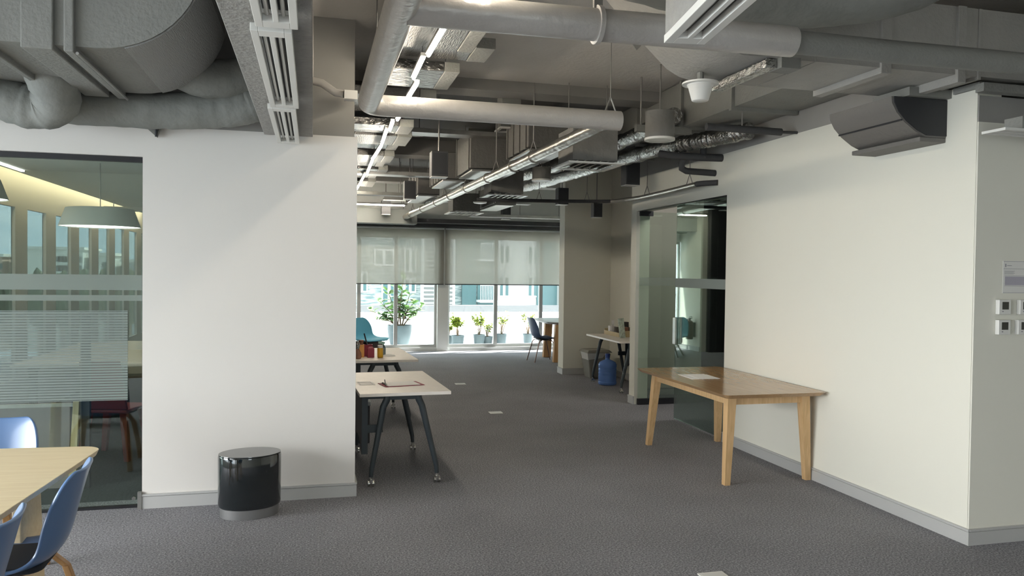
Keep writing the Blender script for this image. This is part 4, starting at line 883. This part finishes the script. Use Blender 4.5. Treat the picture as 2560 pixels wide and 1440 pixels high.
shell_chair((-1.20, 3.58, 0), radians(182), 'blue shell chair at the right side of the birch table, seen in profile', G)
shell_chair((-1.24, 2.90, 0), radians(183), 'blue shell chair nearest the camera at the lower left corner', G)
shell_chair((-1.66, 4.52, 0), radians(-92), 'blue shell chair at the far end of the birch table', G)
# far table + chairs
t = thing('pale_table', 'pale round cornered table with oak legs by the far window', 'table', (4.95, 14.1, 0))
MB().hexa([(p[0], p[1], .69) for p in rrect(-.72, .8, -.68, .68, .35, 0, 8)], [(p[0], p[1], .735) for p in rrect(-.80, .88, -.75, .75, .38, 0, 8)]).build('tabletop', 'white', t, bev=.003)
for x, y in ((-.60, -.62), (-.53, .25), (.6, -.45), (.6, .45)):
    MB().hexa([(x - .09, y - .05, 0), (x + .06, y - .05, 0), (x + .06, y + .05, 0), (x - .09, y + .05, 0)], [(x - .06, y - .05, .69), (x + .09, y - .05, .69), (x + .09, y + .05, .69), (x - .06, y + .05, .69)]).build('leg', 'plyl', t, bev=.01)
G = 'navy shell chairs at the pale far table'
shell_chair((4.13, 13.70, 0), radians(5), 'navy shell chair with thin bronze legs by the pale table', G, 'bluet', 'metal')
shell_chair((5.20, 15.05, 0), radians(-92), 'navy chair behind the pale table, only its back top showing', G, 'bluet', 'metal')
# teal lounge chair
t = thing('lounge_chair', 'teal lounge chair near the far left window', 'chair', (.95, 14.2, 0), radians(-50))
mb = MB(); mb.b = shell_mesh(.33, .76, .40); o = mb.build('shell', 'teal', t, smooth=True); o.modifiers.new('sub', 'SUBSURF').render_levels = 2; so = o.modifiers.new('sol', 'SOLIDIFY'); so.thickness = .02; so.offset = 0
o.scale = (1.25, 1, 1)
box(-.22, .24, -.2, .2, .25, .36).build('under_frame', mat('dark_brown', (.06, .03, .025), .6), t, bev=.02)
for sx in (-1, 1):
    for sy in (-1, 1): MB().tube([(sx * .1, sy * .1, .26), (sx * .24, sy * .22, 0)], .014, 10).build('leg', 'copper', t, smooth=True)
# extinguisher
t = thing('fire_extinguisher', 'fire extinguisher on the far left wall, seen mirrored in the door glass', 'extinguisher', (.06, 15.10, .25))
MB().lathe([(.07, 0), (.078, .01), (.078, .33), (.06, .385), (.025, .405), (.02, .42)], n=28).build('cylinder', 'red', t, smooth=True)
MB().box(-.015, .015, -.02, .02, .42, .45).box(-.01, .01, -.10, .02, .45, .465).box(-.01, .01, -.09, .0, .48, .492).build('valve_handle', 'black', t)
MB().tube([(0, .02, .44), (0, .09, .42), (0, .10, .3), (0, .095, .1)], .010, 8).build('hose', 'black', t, smooth=True)
box(-.11, -.07, -.06, .06, .05, .36).build('wall_bracket', 'black', t)

# ---------------------------------------------------------------- wall fittings on the right
first = None
for i, (x, z, l) in enumerate([(4.125, 1.47, 'upper'), (4.285, 1.47, 'upper'), (4.125, 1.345, 'lower'), (4.275, 1.345, 'lower')]):
    lab = 'white thermostat with dark screen, %s %s one' % (l, 'left' if x < 4.2 else 'right')
    if first is None:
        first = thing('thermostat', lab, 'thermostat', (x, 3.869, z), 0, 'thermostats on the right wall')
        box(-.045, .045, -.028, 0, -.045, .045).build('casing', 'whitem', first, bev=.003); box(-.022, .026, -.0295, -.0275, -.015, .032).build('screen', 'screen', first)
        MB().box(-.022, -.012, -.0292, -.0275, -.03, -.024).build('button', 'ink', first)
    else: dup(first, (x, 3.869, z), 0, lab)
t = thing('paper_notice', 'printed notice sheet above the thermostats', 'notice', (4.24, 3.8695, 1.655))
box(-.11, .11, -.002, 0, -.10, .10).build('sheet', 'whitem', t)
pr = MB().box(-.108, .108, -.003, -.002, .096, .098).box(-.108, .108, -.003, -.002, .050, .052).box(-.108, .108, -.003, -.002, -.098, -.096).box(-.098, .1, -.003, -.002, .007, .009).box(-.098, .1, -.003, -.002, -.056, -.054)
for k in range(4): pr.box(-.10, -.02 - .01 * (k % 2), -.003, -.002, .036 - k * .006, .038 - k * .006)
pr.box(-.095, -.088, -.003, -.002, .062, .082).box(-.08, -.045, -.003, -.002, .070, .073)
pr.build('print', 'ink', t)
box(-.095, .10, -.0028, -.002, -.05, .003).build('print_block', mat('violet_grey', (.42, .40, .46), .8), t)
# floor socket lids
first = None
for x, y, rz, l in [(2.09, 11.08, 0, 'small steel floor socket lid, farthest of three'), (2.075, 8.75, 0, 'small steel floor socket lid, middle of three'), (2.13, 3.76, 0, 'small steel floor socket lid at the bottom edge of the photo')]:
    if first is None:
        first = thing('floor_socket', l, 'floor socket', (x, y, 0), rz, 'floor socket lids'); box(-.075, .075, -.06, .06, 0, .006).build('lid', 'white', first, bev=.001); box(-.06, .06, -.045, .045, .006, .007).build('inlay', 'whitem', first)
    else: dup(first, (x, y, 0), rz, l)
